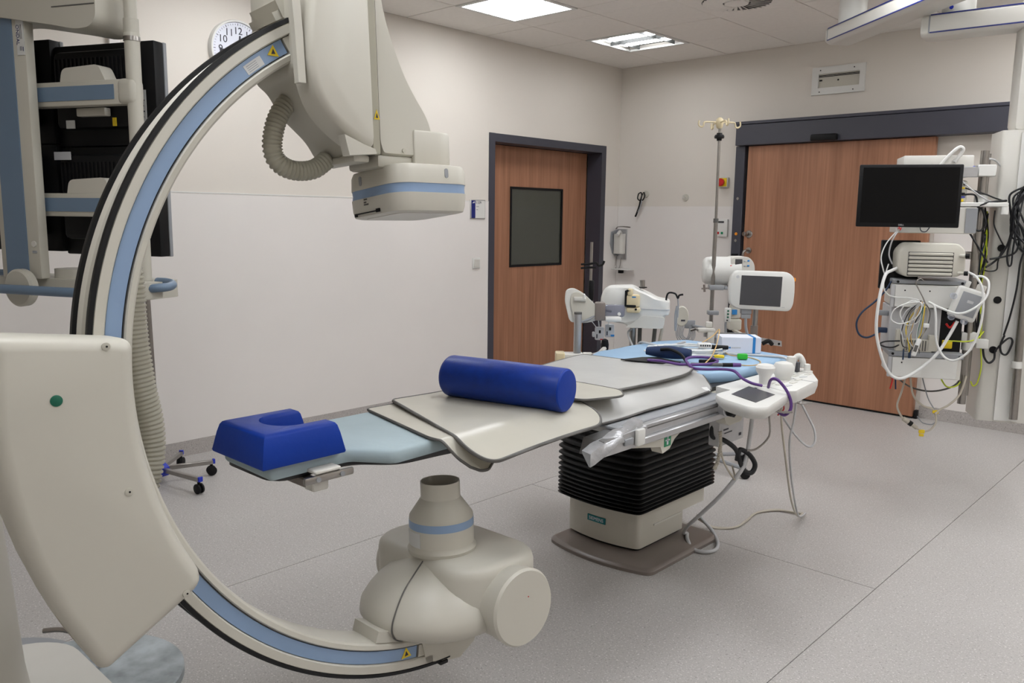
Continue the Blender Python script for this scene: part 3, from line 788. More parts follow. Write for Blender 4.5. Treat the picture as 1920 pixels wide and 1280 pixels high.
# panel seam of the tube housing
_sa = math.radians(161)
build('housing_seam', G().tube([Cp(.005 + (r_ + .001) * math.cos(_sa), t_, -.07 + 1.02 * (r_ + .001) * math.sin(_sa)) for t_, r_ in reversed(DOME)], .0024, 5, 5), 'dgrey', arm)
build('bumper_tip', G().box(Pp(.955, 268, -.01), (.03, .012, .03), RC, .004), 'rubber', arm)

# ------------------------------------------------------------------ patient table
tb = thing('patient_table', 'cream and black adjustable X-ray patient table in the middle of the room', 'medical table', (-2.2, 3.3, 0))
g = G()
# floor plate with a bowed front
def plate_outline(x0, x1, y0, y1, bow, r):
    p = [(x1, y1), (x0, y1), (x0, y0)]
    for i in range(1, 8):
        f = i / 8; p.append((x0 + (x1 - x0) * f, y0 - bow * 4 * f * (1 - f)))
    p.append((x1, y0))
    return round_poly(p, [r, r, r] + [.001] * 7 + [r], 4)
po = plate_outline(-2.47, -1.885, 2.93, 3.55, .055, .06)
cx0, cy0 = -2.18, 3.22
g.loft([[Vector((x, y, 0)) for x, y in po], [Vector((x, y, .014)) for x, y in po], [Vector((cx0 + (x - cx0) * .97, cy0 + (y - cy0) * .97, .024)) for x, y in po], [Vector((cx0 + (x - cx0) * .93, cy0 + (y - cy0) * .93, .027)) for x, y in po]])
build('floor_plate', g, 'taupe', tb, smooth=40)
bo = plate_outline(-2.46, -2.04, 3.06, 3.46, .035, .035)
bu = plate_outline(-2.46, -2.04, 3.06, 3.66, .035, .035)
g = G(); g.loft([[Vector((x, y, .04)) for x, y in bo], [Vector((x, y, .135)) for x, y in bo]]); g.loft([[Vector((x, y, .135)) for x, y in bu], [Vector((x, y, .26)) for x, y in bu]])
bx_ = build('base_box', g, 'cream', tb, smooth=40)
def grow(p, e, c=(-2.25, 3.3)): return [(x + (e if x > c[0] else -e), y + (e if y > c[1] else -e)) for x, y in p]
g = G(); g.loft([[Vector((x, y, .027)) for x, y in grow(bo, -.012)], [Vector((x, y, .041)) for x, y in grow(bo, -.012)]]); build('plinth_gap', g, 'dark', tb, smooth=0)
build('side_strip', BX(-2.041, -2.036, 3.18, 3.42, .125, .133), 'offw', bx_, smooth=0)
# maker's plate
R0 = Matrix.Rotation(math.radians(-6), 3, 'Z')
pc = Vector((-2.258, 3.0245, .14))
mp = build('maker_plate', G().box(pc, (.105, .006, .03), None, .001, 1), 'teal', tb, smooth=0)
text('lettering', 'SIEMENS', .023, pc + Vector((0, -.0034, 0)), (1, 0, 0), (0, 0, 1), 'carton', mp)
# bellows folds
def fold_outline(e): return plate_outline(-2.485 - e, -2.0 + e, 3.0 - e, 3.69 + e, .035, .05)
zf = [.225]
while zf[-1] < .80: zf.append(zf[-1] + .013 + .030 * min(1, (zf[-1] - .2) / .36))
for a, b in zip(zf[:-1], zf[1:]):
    h = b - a; g = G()
    loops = []
    for f, e in ((0, .004), (.10, .006), (.26, .014), (.42, .019), (.58, .019), (.74, .014), (.9, .006), (1, .004)):
        loops.append([Vector((x, y, a + h * f)) for x, y in fold_outline(e - .016)])
    g.loft(loops); build('bellows_fold', g, 'rubber', tb, smooth=60)
# carriage above the bellows
build('carriage', BX(-2.46, -1.60, 2.85, 3.75, .80, .865, .01), 'cream2', tb)
g = G()
prof = [(2.20, .852), (2.19, .80), (2.41, .762), (2.425, .735), (2.47, .745), (2.50, .775), (2.56, .803), (2.66, .812), (2.80, .813), (2.85, .803), (2.875, .765), (2.90, .752), (3.0, .755), (3.02, .852)]
g.prism([(-1.575, y, z) for y, z in prof], (.045, 0, 0)); sp = build('side_panel', g, 'cream', tb, smooth=0)
ex = build('exit_sign', BX(-1.5305, -1.5285, 2.432, 2.474, .757, .803), 'exit', sp, smooth=0)
g = G(); g.bx(-1.5286, -1.528, 2.447, 2.457, .763, .785); g.bx(-1.5286, -1.528, 2.438, 2.466, .777, .782); g.cyl((-1.5286, 2.453, .792), (-1.528, 2.453, .792), .005, None, 10)
build('running_figure', g, 'carton', ex, smooth=0)
build('teal_sticker', BX(-1.5305, -1.5288, 2.905, 2.985, .80, .815), 'teal', sp, smooth=0)
build('panel_screw', G().cyl((-1.53, 2.36, .80), (-1.5275, 2.36, .80), .006, None, 10), 'steel', sp)
# table top board
top = [(-2.085, 1.075), (-1.845, 1.075), (-1.845, 1.31), (-1.745, 1.40), (-1.735, 1.55), (-1.66, 2.1), (-1.62, 3.70), (-2.30, 3.80), (-2.33, 3.55), (-2.33, 3.1), (-2.16, 2.9), (-2.145, 1.40), (-2.085, 1.28)]
tp = round_poly(top, [.04, .04, .05, .05, .1, .2, .03, .05, .05, .05, .1, .06, .06], 4)
g = G(); g.loft([[Vector((x, y, z)) for x, y in shr(tp, f, (-1.95, 2.4))] for z, f in ((.862, .985), (.868, 1), (.882, 1))]); build('tabletop_board', g, 'board', tb, smooth=40)
# side rail and slide
g = G(); g.bx(-1.555, -1.525, 2.20, 2.88, .812, .862, .003, 1); g.bx(-1.74, -1.555, 2.2, 2.88, .835, .856, .003, 1); build('slide_profile', g, 'alu', tb)
build('profile_cover', BX(-1.63, -1.55, 2.18, 2.92, .857, .868, .003, 1), 'grey', tb)
g = G(); g.bx(-1.525, -1.508, 2.27, 2.86, .800, .824, .003, 1); build('accessory_rail', g, 'alu', tb)
build('profile_groove', BX(-1.5255, -1.5235, 2.21, 2.87, .846, .85), 'dgrey', tb, smooth=0)
g = G(); g.prism([(-1.60, 2.06, .85), (-1.60, 2.30, .86), (-1.60, 2.30, .80), (-1.60, 2.04, .80)], (.085, 0, 0)); build('rail_end_bracket', g, 'alu', tb, smooth=0)
build('rail_stop', BX(-1.515, -1.498, 2.225, 2.268, .805, .862, .006), 'white', tb)
build('bracket_latch', BX(-1.516, -1.508, 2.165, 2.215, .815, .838, .004), 'grey', tb)
# head end rail clamp
hc = build('head_rail', BX(-1.786, -1.772, 1.13, 1.285, .860, .882, .008), 'steel', tb)
for yy in (1.17, 1.245): build('head_rail_screw', G().cyl((-1.772, yy, .871), (-1.769, yy, .871), .007, None, 12), 'grey', hc)
build('head_rail_block', BX(-1.82, -1.776, 1.165, 1.245, .882, .892, .003, 1), 'offw', tb)
build('head_rail_foot', BX(-1.835, -1.79, 1.165, 1.215, .832, .862, .004, 1), 'offw', tb)
build('head_cross_bar', BX(-2.05, -1.82, 1.165, 1.20, .835, .861, .004, 1), 'taupe', tb)
# control box under the table
cbx = build('control_box', BX(-1.62, -1.57, 2.90, 3.10, .655, .80, .004, 1), 'alu', tb)
for q, (yy, zz, w_, h_, mm) in enumerate(((2.87, .765, .012, .03, 'ink'), (2.90, .765, .03, .022, 'cblue'), (2.935, .765, .02, .026, 'yellow'), (2.88, .72, .04, .006, 'ink'), (2.90, .705, .06, .004, 'ink'), (3.0, .68, .02, .012, 'ink'))):
    build('type_sticker', BX(-1.5702, -1.5692, yy + .07 - w_ / 2, yy + .07 + w_ / 2, zz - h_ / 2, zz + h_ / 2), mm, cbx, smooth=0)
build('support_wire', G().tube([(-1.40, 2.97, .80), (-1.40, 2.98, .72), (-1.43, 2.94, .67), (-1.455, 2.91, .665)], .004, 6, 4), 'steel', tb)

# mattresses
def pad(name, outline, z0, z1, m, rr, label, cat):
    o = round_poly(outline, rr, 5); o = densify(o, .06)
    c = (sum(x for x, _ in o) / len(o), sum(y for _, y in o) / len(o))
    def off(e):
        out = []
        for x, y in o:
            d = Vector((x - c[0], y - c[1])); L = d.length; d = d * ((L - e) / L); out.append((c[0] + d.x, c[1] + d.y))
        return out
    g = G(); loops = []
    for f, e in ((0, .006), (.2, .001), (.5, 0), (.8, .002), (.95, .008), (1, .02)):
        loops.append([Vector((x, y, z0 + (z1 - z0) * f + (math.sin(x * 37) * math.sin(y * 23 + x * 11)) * .0018 * f)) for x, y in off(e)])
    g.loft(loops); ob = build(name, g, m, None, (c[0], c[1], z0), smooth=60)
    return tag(ob, label, cat)
pad('head_mattress', [(-2.07, 1.062), (-1.815, 1.055), (-1.817, 1.295), (-1.712, 1.37), (-1.72, 1.6), (-1.77, 2.5), (-2.135, 2.5), (-2.135, 1.37), (-2.072, 1.27)], .8822, .920, 'sheet', [.02, .012, .02, .02, .03, .02, .02, .03, .03],
    'thin pale blue-grey mattress on the head end of the table under the blue head cushion', 'mattress')
pad('foot_mattress', [(-1.69, 3.0), (-1.64, 3.12), (-1.63, 3.68), (-2.25, 3.79), (-2.345, 3.6), (-2.35, 3.12), (-2.2, 2.72), (-2.14, 2.53)], .8822, .928, 'sheet2', [.02, .04, .03, .08, .06, .06, .1, .03],
    'sky blue mattress covering the foot end of the table under the cables', 'mattress')
# head cushion with a U-shaped hollow
g = G()
HX0, HX1, HY0, HY1 = -2.048, -1.79, 1.022, 1.27
def hc_loop(z, ins, hol):
    # outline: rectangle with a notch opening towards the feet (+y)
    x0, x1, y0, y1 = HX0 + ins, HX1 - ins, HY0 + ins, HY1 - ins * .9
    cx = (x0 + x1) / 2; w = hol
    p = [(x0, y0), (x1, y0), (x1, y1)]
    n = 12
    p.append((cx + w, y1))
    for i in range(n + 1):
        a = PI * i / n
        p.append((cx + w * math.cos(a), (y0 + .095 + w * .35) - w * .95 * math.sin(a)))
    p.append((cx - w, y1)); p.append((x0, y1))
    return [Vector((x, y, z)) for x, y in p]
g.loft([hc_loop(.921, .002, .052), hc_loop(.926, .0, .052), hc_loop(.975, .010, .06), hc_loop(.996, .016, .064), hc_loop(1.003, .021, .068), hc_loop(1.006, .028, .074)])
hcu = thing('head_cushion', 'royal blue vinyl head cushion with a round hollow at the table head end', 'cushion', (-1.91, 1.14, .92))
build('shell', g, 'royal', hcu, smooth=42)
g = G(); n = 20
g.loft([[Vector((-1.9125 + r_ * math.cos(2 * PI * i / n), 1.19 + r_ * 1.15 * math.sin(2 * PI * i / n), z_)) for i in range(n)] for z_, r_ in ((.9195, .05), (.945, .055), (.948, .03), (.9465, .005))])
build('hollow_floor', g, 'royal', hcu)
# bolster
bl = thing('bolster', 'long royal blue cylindrical bolster lying across the table', 'cushion', (-1.86, 1.97, .94))
a = Vector((-2.095, 1.92, 1.004)); b = Vector((-1.638, 2.018, 1.004)); L = (b - a).length; r = .0715
build('body', G().lathe(a, b - a, [(0, .02), (.001, r - .022), (.005, r - .009), (.013, r - .002), (.022, r), (L / 2, r + .001), (L - .010, r), (L - .004, r - .002)], 48), 'royal2', bl, smooth=55)
build('end_disc', G().lathe(a + (b - a) * ((L - .004) / L), b - a, [(0, r - .003), (.004, r - .006), (.006, r - .016), (.0062, .01)], 48), 'royal', bl)

# radiation protection sheets draped over the table
def drape(name, corners, rad, zf, th, m, label, cat, edge='dgrey', rings=22):
    o = densify(round_poly(corners, rad, 7), .025)
    c = Vector((sum(x for x, _ in o) / len(o), sum(y for _, y in o) / len(o)))
    rt = thing(name, label, cat, (c.x, c.y, zf(c.x, c.y)))
    g = G(); loops = []
    def P(f, i): 
        q = c + (Vector(o[i]) - c) * f; return Vector((q.x, q.y, zf(q.x, q.y)))
    fs = [max(.004, (k / rings)) for k in range(rings + 1)]
    for f in fs: loops.append([P(f, i) + Vector((0, 0, th)) for i in range(len(o))])
    for f in reversed(fs): loops.append([P(f, i) for i in range(len(o))])
    g.loft(loops); build('panel', g, m, rt, smooth=60)
    g = G(); pts = [P(1.0, i) + Vector((0, 0, th * .5)) for i in range(len(o))]; pts.append(pts[0]); pts.append(pts[1])
    g.tube(pts, th * .85, 6, 1); build('edge_binding', g, edge, rt, smooth=60)
    return rt
def ease(a, b, x):
    t = max(0, min(1, (x - a) / (b - a))); return t * t * (3 - 2 * t)
def zA(x, y): return .9225 - .085 * ease(-1.69, -1.60, x) + .002 * math.sin(y * 14)
def zB(x, y): return .931 - .052 * ease(-1.70, -1.50, x) + .003 * math.sin(y * 9 + x * 6) - .004 * ease(1.75, 1.5, y)
def zC(x, y): return .9285 - .054 * ease(-1.76, -1.60, x) + .006 * math.exp(-((y - 2.84) ** 2 + (x + 1.66) ** 2) / .004) + .002 * math.sin(y * 16)
def zD(x, y): return .9375 + .003 * math.sin(y * 7 + x * 8) + .006 * ease(2.75, 3.0, y) * ease(-2.1, -1.75, x)
def zE(x, y): return .9365 + .004 * math.sin(x * 9) + .004
drape('protection_sheet', [(-2.145, 1.605), (-1.72, 1.51), (-1.655, 1.525), (-1.592, 1.61), (-1.64, 1.70), (-1.75, 2.05), (-2.14, 2.05)], [.02, .05, .03, .02, .05, .05, .02], zA, .005, 'lead2',
      'pale grey vinyl sheet, lowest in the stack, peeking out beside the pale blue head mattress', 'protective sheet')
drape('protection_sheet', [(-2.15, 1.715), (-1.735, 1.585), (-1.615, 1.55), (-1.535, 1.575), (-1.555, 2.09), (-1.60, 2.15), (-1.72, 2.16), (-2.15, 2.06)], [.02, .06, .05, .08, .10, .05, .04, .02], zB, .0065, 'lead2',
      'big grey vinyl sheet drooping over the table edge under the blue bolster', 'protective sheet')
sc_ = drape('protection_sheet', [(-1.90, 2.13), (-1.66, 2.08), (-1.60, 2.15), (-1.605, 2.86), (-1.63, 2.93), (-1.72, 3.0), (-1.95, 2.94)], [.04, .06, .02, .03, .05, .04, .03], zC, .005, 'lead',
      'glossy grey vinyl sheet sloping down to the metal side rail of the table', 'protective sheet')
drape('protection_sheet', [(-2.27, 2.90), (-2.16, 2.20), (-1.83, 2.235), (-1.71, 2.30), (-1.695, 2.86), (-1.74, 2.97), (-2.0, 2.97)], [.03, .05, .06, .06, .08, .05, .06], zD, .006, 'lead',
      'flat light grey vinyl sheet with dark edge lying between the bolster and the cables', 'protective sheet')
drape('protection_sheet', [(-2.10, 2.09), (-1.66, 2.13), (-1.61, 2.30), (-1.68, 2.37), (-2.08, 2.34)], [.03, .04, .05, .03, .03], lambda x, y: zD(x, y) + .0075, .005, 'lead2',
      'small cream-grey vinyl sheet tucked behind the bolster, lying topmost', 'protective sheet')
o = tag(build('sheet_handle', G().box((-1.835, 2.20, .958), (.11, .07, .007), Matrix.Rotation(.3, 3, 'Z'), .003, 1), 'dgrey', None, (-1.83, 2.2, .955)), 'small dark grey flap lying right behind the bolster end', 'flap')
# paper tag on sheet and duct tape on the bracket
tgo = build('paper_tag', G().box((-1.625, 2.86, .889), (.03, .04, .001), Matrix.Rotation(-.5, 3, 'Z') @ Matrix.Rotation(.35, 3, 'Y')), 'paper', sc_, smooth=0)
g = G(); N = 14; loops = []
for i in range(N + 1):
    f = i / N; y = 2.30 - .33 * f
    xx = -1.525 + .035 * f; zz = .872 - .042 * f + .003 * math.sin(f * 17)
    w = .028 + .008 * math.sin(f * 9)
    loops.append([Vector((xx - .045, y, zz + .010)), Vector((xx - .01, y - .006 * math.sin(f * 22), zz + .004)), Vector((xx + .003 * math.sin(f * 30), y - .01, zz - w * .5)), Vector((xx + .002, y - .015, zz - w)), Vector((xx - .004, y - .015, zz - w)), Vector((xx - .045, y, zz + .004))])
g.loft(loops); tag(build('duct_tape', g, 'tape', None, (-1.51, 2.12, .83), smooth=50), 'crumpled silver duct tape hanging off the table side rail end', 'tape')

# ------------------------------------------------------------------ control console on the table rail
cn = thing('control_console', 'white table-side control console with small grey touch screen and joysticks', 'control panel', (-1.42, 3.05, .84))
g = G()
o1 = round_poly([(-1.535, 2.775), (-1.465, 2.72), (-1.33, 2.665), (-1.285, 2.71), (-1.34, 3.02), (-1.53, 3.08)], [.03, .05, .03, .025, .03, .02], 5)
g.loft([[Vector((x, y, .846)) for x, y in shr(o1, .86, (-1.44, 2.88))], [Vector((x, y, .866)) for x, y in shr(o1, .96, (-1.42, 2.85))], [Vector((x, y, .876)) for x, y in o1], [Vector((x, y, .89)) for x, y in o1], [Vector((x, y, .896)) for x, y in shr(o1, .97, (-1.42, 2.85))]])
build('housing', g, 'white', cn, smooth=45)
g = G(); g.prism([(-1.482, 2.80, .8965), (-1.395, 2.655, .8965), (-1.33, 2.72, .8965), (-1.385, 2.925, .8965), (-1.51, 3.005, .8965)][:0] or [(-1.487, 2.822, .8965), (-1.352, 2.752, .8965), (-1.366, 2.935, .8965), (-1.512, 3.01, .8965)], (0, 0, .0012)); build('touch_screen', g, 'screen', cn, smooth=0)
g = G(); g.prism([(-1.61, 2.925, .869), (-1.53, 2.90, .869), (-1.50, 3.55, .869), (-1.61, 3.62, .869)], (0, 0, .025)); build('rail_shelf', g, 'white', cn, smooth=0)
g = G(); o2 = round_poly([(-1.52, 3.10), (-1.375, 3.02), (-1.335, 3.06), (-1.365, 3.33), (-1.50, 3.56), (-1.56, 3.56)], [.02, .02, .015, .015, .02, .02], 4)
g.loft([[Vector((x, y, .845)) for x, y in shr(o2, .9, (-1.44, 3.27))], [Vector((x, y, .875)) for x, y in o2], [Vector((x, y, .897)) for x, y in o2], [Vector((x, y, .90)) for x, y in shr(o2, .98, (-1.44, 3.27))]])
kb = build('keypad_module', g, 'white', cn, smooth=40)
for i in range(5):
    for j in range(3):
        yy = 3.12 + i * .075; xx = -1.40 - j * .035 - i * .012
        build('key', BX(xx - .009, xx + .009, yy - .02, yy + .02, .9, .902), 'offw' if (i + j) % 3 else 'cgrey', kb, smooth=0)
build('module_joint', BX(-1.53, -1.36, 3.275, 3.279, .897, .9008), 'grey', kb, smooth=0)
def stick(name, x, y, z, prof, m='white'):
    return build(name, G().lathe((x, y, z), (0, 0, 1), prof, 24), m, cn)
stick('joystick', -1.478, 3.075, .895, [(0, .03), (.006, .03), (.008, .021), (.04, .023), (.06, .036), (.075, .038), (.086, .03), (.09, .012)])
stick('dome_knob', -1.475, 3.235, .899, [(0, .03), (.018, .034), (.028, .042), (.055, .043), (.07, .034), (.076, .014)])
stick('lever_knob', -1.50, 3.36, .9, [(0, .021), (.008, .022), (.01, .016), (.035, .018), (.05, .019), (.055, .02), (.078, .019), (.08, .01)])
stick('small_knob', -1.475, 3.47, .9, [(0, .024), (.006, .024), (.007, .014), (.035, .013), (.037, .006)])
g = G(); g.tube([(-1.535, 3.47, .9), (-1.535, 3.47, .945), (-1.52, 3.48, .965), (-1.505, 3.49, .94), (-1.505, 3.49, .915)], .013, 10); build('hook_knob', g, 'white', cn)
build('grey_toggle', BX(-1.525, -1.50, 3.43, 3.455, .9, .945, .003, 1), 'screen', cn)
for (dx, dy) in ((-1.50, 2.985), (-1.478, 3.0), (-1.455, 2.975)):
    build('printed_symbol', BX(dx - .006, dx + .006, dy - .006, dy + .006, .8962, .8968), 'ink', cn, smooth=0)
g = G(); g.lathe((-1.505, 2.79, .845), (1, -.25, 0), [(0, .026), (.03, .028), (.034, .022)], 24); kk = build('clamp_collar', g, 'alu', cn)
g = G()
n = 30; loops = []
ax = Vector((1, -.25, 0)).normalized(); o_ = Vector((-1.505, 2.79, .845)) + ax * .034
a_ = ax.orthogonal().normalized(); b_ = ax.cross(a_)
for d_, s_ in ((0, .8), (.006, 1), (.022, 1), (.028, .7)):
    loops.append([o_ + ax * d_ + (a_ * math.cos(2 * PI * i / n) + b_ * math.sin(2 * PI * i / n)) * (.024 + .003 * math.cos(12 * PI * i / n)) * s_ for i in range(n)])
g.loft(loops); build('clamp_knob', g, 'dark', cn)
g = G(); g.tube([(-1.40, 2.95, .83), (-1.36, 2.93, .835), (-1.33, 2.95, .832), (-1.31, 2.97, .833)], .005, 6); g.tube([(-1.36, 3.10, .845), (-1.335, 3.10, .842), (-1.32, 3.12, .842), (-1.305, 3.14, .843)], .005, 6); build('under_bracket', g, 'steel', cn)
build('red_lead', G().tube([(-1.39, 3.05, .85), (-1.37, 3.03, .825), (-1.385, 3.01, .80)], .003, 5), 'red', cn)

# ------------------------------------------------------------------ things lying on the foot mattress
def cable(name, pts, r, m, label, group=None, n=7, sub=7):
    g = G(); g.tube(pts, r, n, sub)
    o = build(name, g, m, None, pts[0], smooth=70)
    return tag(o, label, 'cable', group)
bxo = thing('carton_box', 'white cardboard box with blue stripe lying on the foot of the table', 'box', (-1.84, 3.58, .929))
fb = FR(-1.905, 3.495, 41.5)
g = G(); fb.bx(g, 0, .185, 0, .115, .930, 1.005, .002, 1); build('carton', g, 'carton', bxo)
g = G(); fb.bx(g, .145, .158, -.0008, .1158, .9295, 1.0058); build('blue_band', g, 'cblue', bxo, smooth=0)
for q in range(4):
    g = G(); fb.bx(g, .008 + q * .009, .015 + q * .009, -.0012, -.0002, .952, .960); build('faded_print', g, 'cblue', bxo, smooth=0)
for q in range(5):
    g = G(); fb.bx(g, .046 + q * .009, .053 + q * .009, -.0012, -.0002, .953, .959); build('print_mark', g, 'cgrey', bxo, smooth=0)
# pressure cuff
cf = thing('pressure_cuff', 'folded dark navy blood pressure cuff on the blue mattress', 'cuff', (-1.96, 3.05, .93))
g = G(); g.prism([(-2.06, 2.90, .9455), (-1.88, 2.955, .9455), (-1.84, 3.03, .9455), (-1.98, 3.07, .9455), (-2.03, 3.02, .9455)], (0, 0, .004)); build('flat_flap', g, 'dark', cf, smooth=0)
g = G(); N = 12; loops = []
for i in range(N + 1):
    f = i / N; c_ = Vector((-2.05, 3.085, .967)).lerp(Vector((-1.87, 3.16, .965)), f)
    rr = .027 + .012 * math.sin(f * PI) ; zz = .018 + .012 * math.sin(f * PI * .9)
    loops.append([c_ + Vector((math.sin(2 * PI * k / 14) * -.4 * rr, math.sin(2 * PI * k / 14) * rr, math.cos(2 * PI * k / 14) * zz * (1 if math.cos(2 * PI * k / 14) > 0 else .9))) for k in range(14)])
g.loft(loops); build('rolled_cuff', g, 'navy', cf, smooth=60)
g = G(); g.tube([(-1.97, 3.07, .985), (-1.93, 3.085, .988), (-1.88, 3.09, .972), (-1.845, 3.08, .948)], .007, 8); build('inner_fold', g, 'dark', cf)
cable('purple_cable', [(-1.95, 2.945, .955), (-1.87, 2.94, .96), (-1.80, 2.955, .955), (-1.75, 3.02, .952), (-1.722, 3.10, .952), (-1.745, 3.17, .952), (-1.80, 3.19, .955), (-1.845, 3.15, .957), (-1.83, 3.06, .962), (-1.78, 2.98, .962), (-1.73, 2.945, .950), (-1.68, 2.955, .95), (-1.63, 3.01, .95), (-1.585, 3.02, .947), (-1.53, 2.985, .93), (-1.49, 2.99, .915), (-1.462, 3.02, .905)], .006, 'purple',
      'thick purple cable looping over the blue mattress to the joystick console')
cable('purple_cable', [(-1.43, 3.01, .905), (-1.40, 2.965, .945), (-1.37, 2.955, .952), (-1.34, 2.972, .915), (-1.322, 2.98, .872), (-1.32, 2.976, .838), (-1.335, 2.962, .818), (-1.352, 2.949, .828), (-1.365, 2.94, .846)], .006, 'purple',
      'thick purple cable arching down beside the touch screen at the console front')
pr = thing('ultrasound_probe', 'thin black probe with purple tip lying on the mattress beside the carton', 'probe', (-1.71, 3.09, .935))
build('shaft', G().cyl((-1.79, 3.03, .947), (-1.69, 3.115, .947), .007, .008, 12), 'dgrey', pr)
build('sleeve', G().cyl((-1.69, 3.115, .947), (-1.66, 3.145, .947), .009, .009, 12), 'dark', pr)
build('tip', G().cyl((-1.66, 3.145, .947), (-1.635, 3.17, .947), .0095, .0085, 12), 'purple', pr)
g = G()
rnd = random.Random(4)
for q in range(9):
    cx_, cy_ = -2.01 + rnd.uniform(-.035, .035), 3.34 + rnd.uniform(-.03, .03)
    pts = []; ph = rnd.uniform(0, 6)
    for i in range(17):
        a = 2 * PI * i / 16 + ph
        pts.append((cx_ + (.125 + rnd.uniform(-.015, .015)) * math.cos(a) * .9 + .05 * math.sin(a), cy_ + (.13 + rnd.uniform(-.02, .02)) * math.sin(a), .938 + .0035 * q * .9 + rnd.uniform(0, .006)))
    g.tube(pts, .0034, 5, 4)
o = tag(build('white_lead_coil', g, 'cwhite', None, (-2.01, 3.34, .93), smooth=70), 'tangled coil of thin white leads on the blue mattress', 'cable')
cable('grey_hose', [(-2.475, 3.63, .985), (-2.50, 3.58, .96), (-2.46, 3.56, .90), (-2.40, 3.50, .885), (-2.34, 3.46, .935), (-2.25, 3.42, .94), (-2.15, 3.39, .944), (-2.05, 3.41, .975)], .006, 'cgrey',
      'light grey hose running from the injector head onto the blue mattress')
cable('grey_blue_hose', [(-1.99, 3.42, .965), (-1.93, 3.445, .937), (-1.87, 3.47, .935), (-1.79, 3.51, .934), (-1.70, 3.55, .934), (-1.62, 3.56, .934), (-1.585, 3.55, .90)], .006, 'cgrey',
      'pale grey hose running past the carton to the table edge')
cable('tan_lead', [(-1.79, 3.235, .932), (-1.74, 3.20, .932), (-1.695, 3.245, .932), (-1.65, 3.26, .932), (-1.63, 3.31, .932), (-1.66, 3.40, .932), (-1.74, 3.46, .932), (-1.83, 3.44, .935), (-1.88, 3.47, .946)], .0025, 'ctan', 'thin tan lead curling on the mattress before the carton', n=5)
cable('yellow_lead', [(-1.74, 3.06, .955), (-1.79, 3.20, .962), (-1.86, 3.36, .98), (-1.905, 3.46, 1.01), (-1.925, 3.50, 1.04), (-1.94, 3.47, 1.01), (-1.96, 3.40, .98)], .0026, 'ctan', 'thin pale yellow lead rising to a peak before the carton', n=5)
lc_ = thing('lead_connector', 'white cable connector block with yellow tab on the lead coil', 'connector', (-1.86, 3.33, .95))
build('block', G().box((-1.905, 3.335, .982), (.06, .045, .022), Matrix.Rotation(.7, 3, 'Z'), .003, 1), 'cwhite', lc_)
for q in range(5): build('socket', G().box(Vector((-1.905, 3.335, .985)) + Matrix.Rotation(.7, 3, 'Z') @ Vector((-.02 + q * .01, -.0235, 0)), (.005, .003, .008), Matrix.Rotation(.7, 3, 'Z')), 'dark', lc_, smooth=0)
build('cable_boot', G().cyl((-1.88, 3.36, .975), (-1.84, 3.43, .97), .012, .010, 10), 'dark', lc_)
build('yellow_tab', G().box((-1.825, 3.33, .942), (.045, .03, .012), Matrix.Rotation(.5, 3, 'Z'), .003, 1), 'yellow', lc_)
o = tag(build('plug_block', G().box((-1.79, 3.16, .944), (.07, .018, .016), Matrix.Rotation(.9, 3, 'Z'), .004), 'dark', None, (-1.79, 3.16, .93)), 'small black plug lying among leads on the mattress', 'plug')
o = tag(build('green_clip', G().box((-1.745, 3.395, .944), (.045, .026, .026), Matrix.Rotation(.7, 3, 'Z'), .006), 'green', None, (-1.745, 3.395, .93)), 'bright green plastic clip on the blue mattress in front of the carton', 'clip')

# ------------------------------------------------------------------ cables hanging under the table and on the floor
cable('grey_power_cable', [(-1.50, 3.03, .76), (-1.50, 3.02, .70), (-1.493, 2.98, .60), (-1.51, 2.95, .54), (-1.58, 2.95, .44), (-1.72, 3.05, .30), (-1.90, 3.25, .14), (-1.99, 3.37, .05), (-2.0, 3.42, .03), (-1.955, 3.35, .032), (-1.90, 3.31, .012), (-1.84, 3.32, .012), (-1.82, 3.38, .012), (-1.86, 3.47, .012), (-1.93, 3.54, .03), (-2.03, 3.58, .07)], .009, 'cgrey',
      'thick light grey cable looping from under the table to the table base', n=8)
for dz, k in ((0, 0), (.012, 1)):
    cable('floor_cable', [(-2.03, 3.56 + dz, .08 - dz * 2), (-1.98, 3.63 + dz, .008), (-1.90, 3.71 + dz, .008), (-1.90, 3.84, .008 + dz * .5), (-1.92, 4.0 - dz, .008), (-1.86, 4.12 - dz, .008), (-1.77, 4.13, .008 + dz * .5), (-1.745, 4.165 - dz, .008)], .005, 'cbeige',
          ('beige cable snaking along the floor from the table base, lower one of a pair' if k == 0 else 'beige cable snaking along the floor from the table base, upper one of a pair'), 'pair of beige floor cables', n=6)
cable('hanging_cable', [(-1.41, 3.09, .84), (-1.405, 3.095, .75), (-1.41, 3.16, .60), (-1.50, 3.45, .32), (-1.64, 3.86, .10), (-1.735, 4.15, .012)], .0045, 'cbeige', 'thin beige cable hanging straight from the console to the floor', n=6)
cable('hanging_cable', [(-1.37, 3.14, .85), (-1.375, 3.14, .76), (-1.40, 3.17, .65), (-1.47, 3.38, .42), (-1.62, 3.82, .12), (-1.725, 4.16, .012)], .0045, 'cgrey', 'thin grey cable hanging beside the beige one from the console', n=6)
cable('hanging_cable', [(-1.385, 3.19, .845), (-1.355, 3.21, .78), (-1.325, 3.225, .715), (-1.318, 3.222, .665), (-1.335, 3.20, .648), (-1.375, 3.17, .69), (-1.42, 3.12, .78), (-1.43, 3.10, .835)], .0045, 'cgrey', 'light grey cable in a wide free loop below the console', n=6)
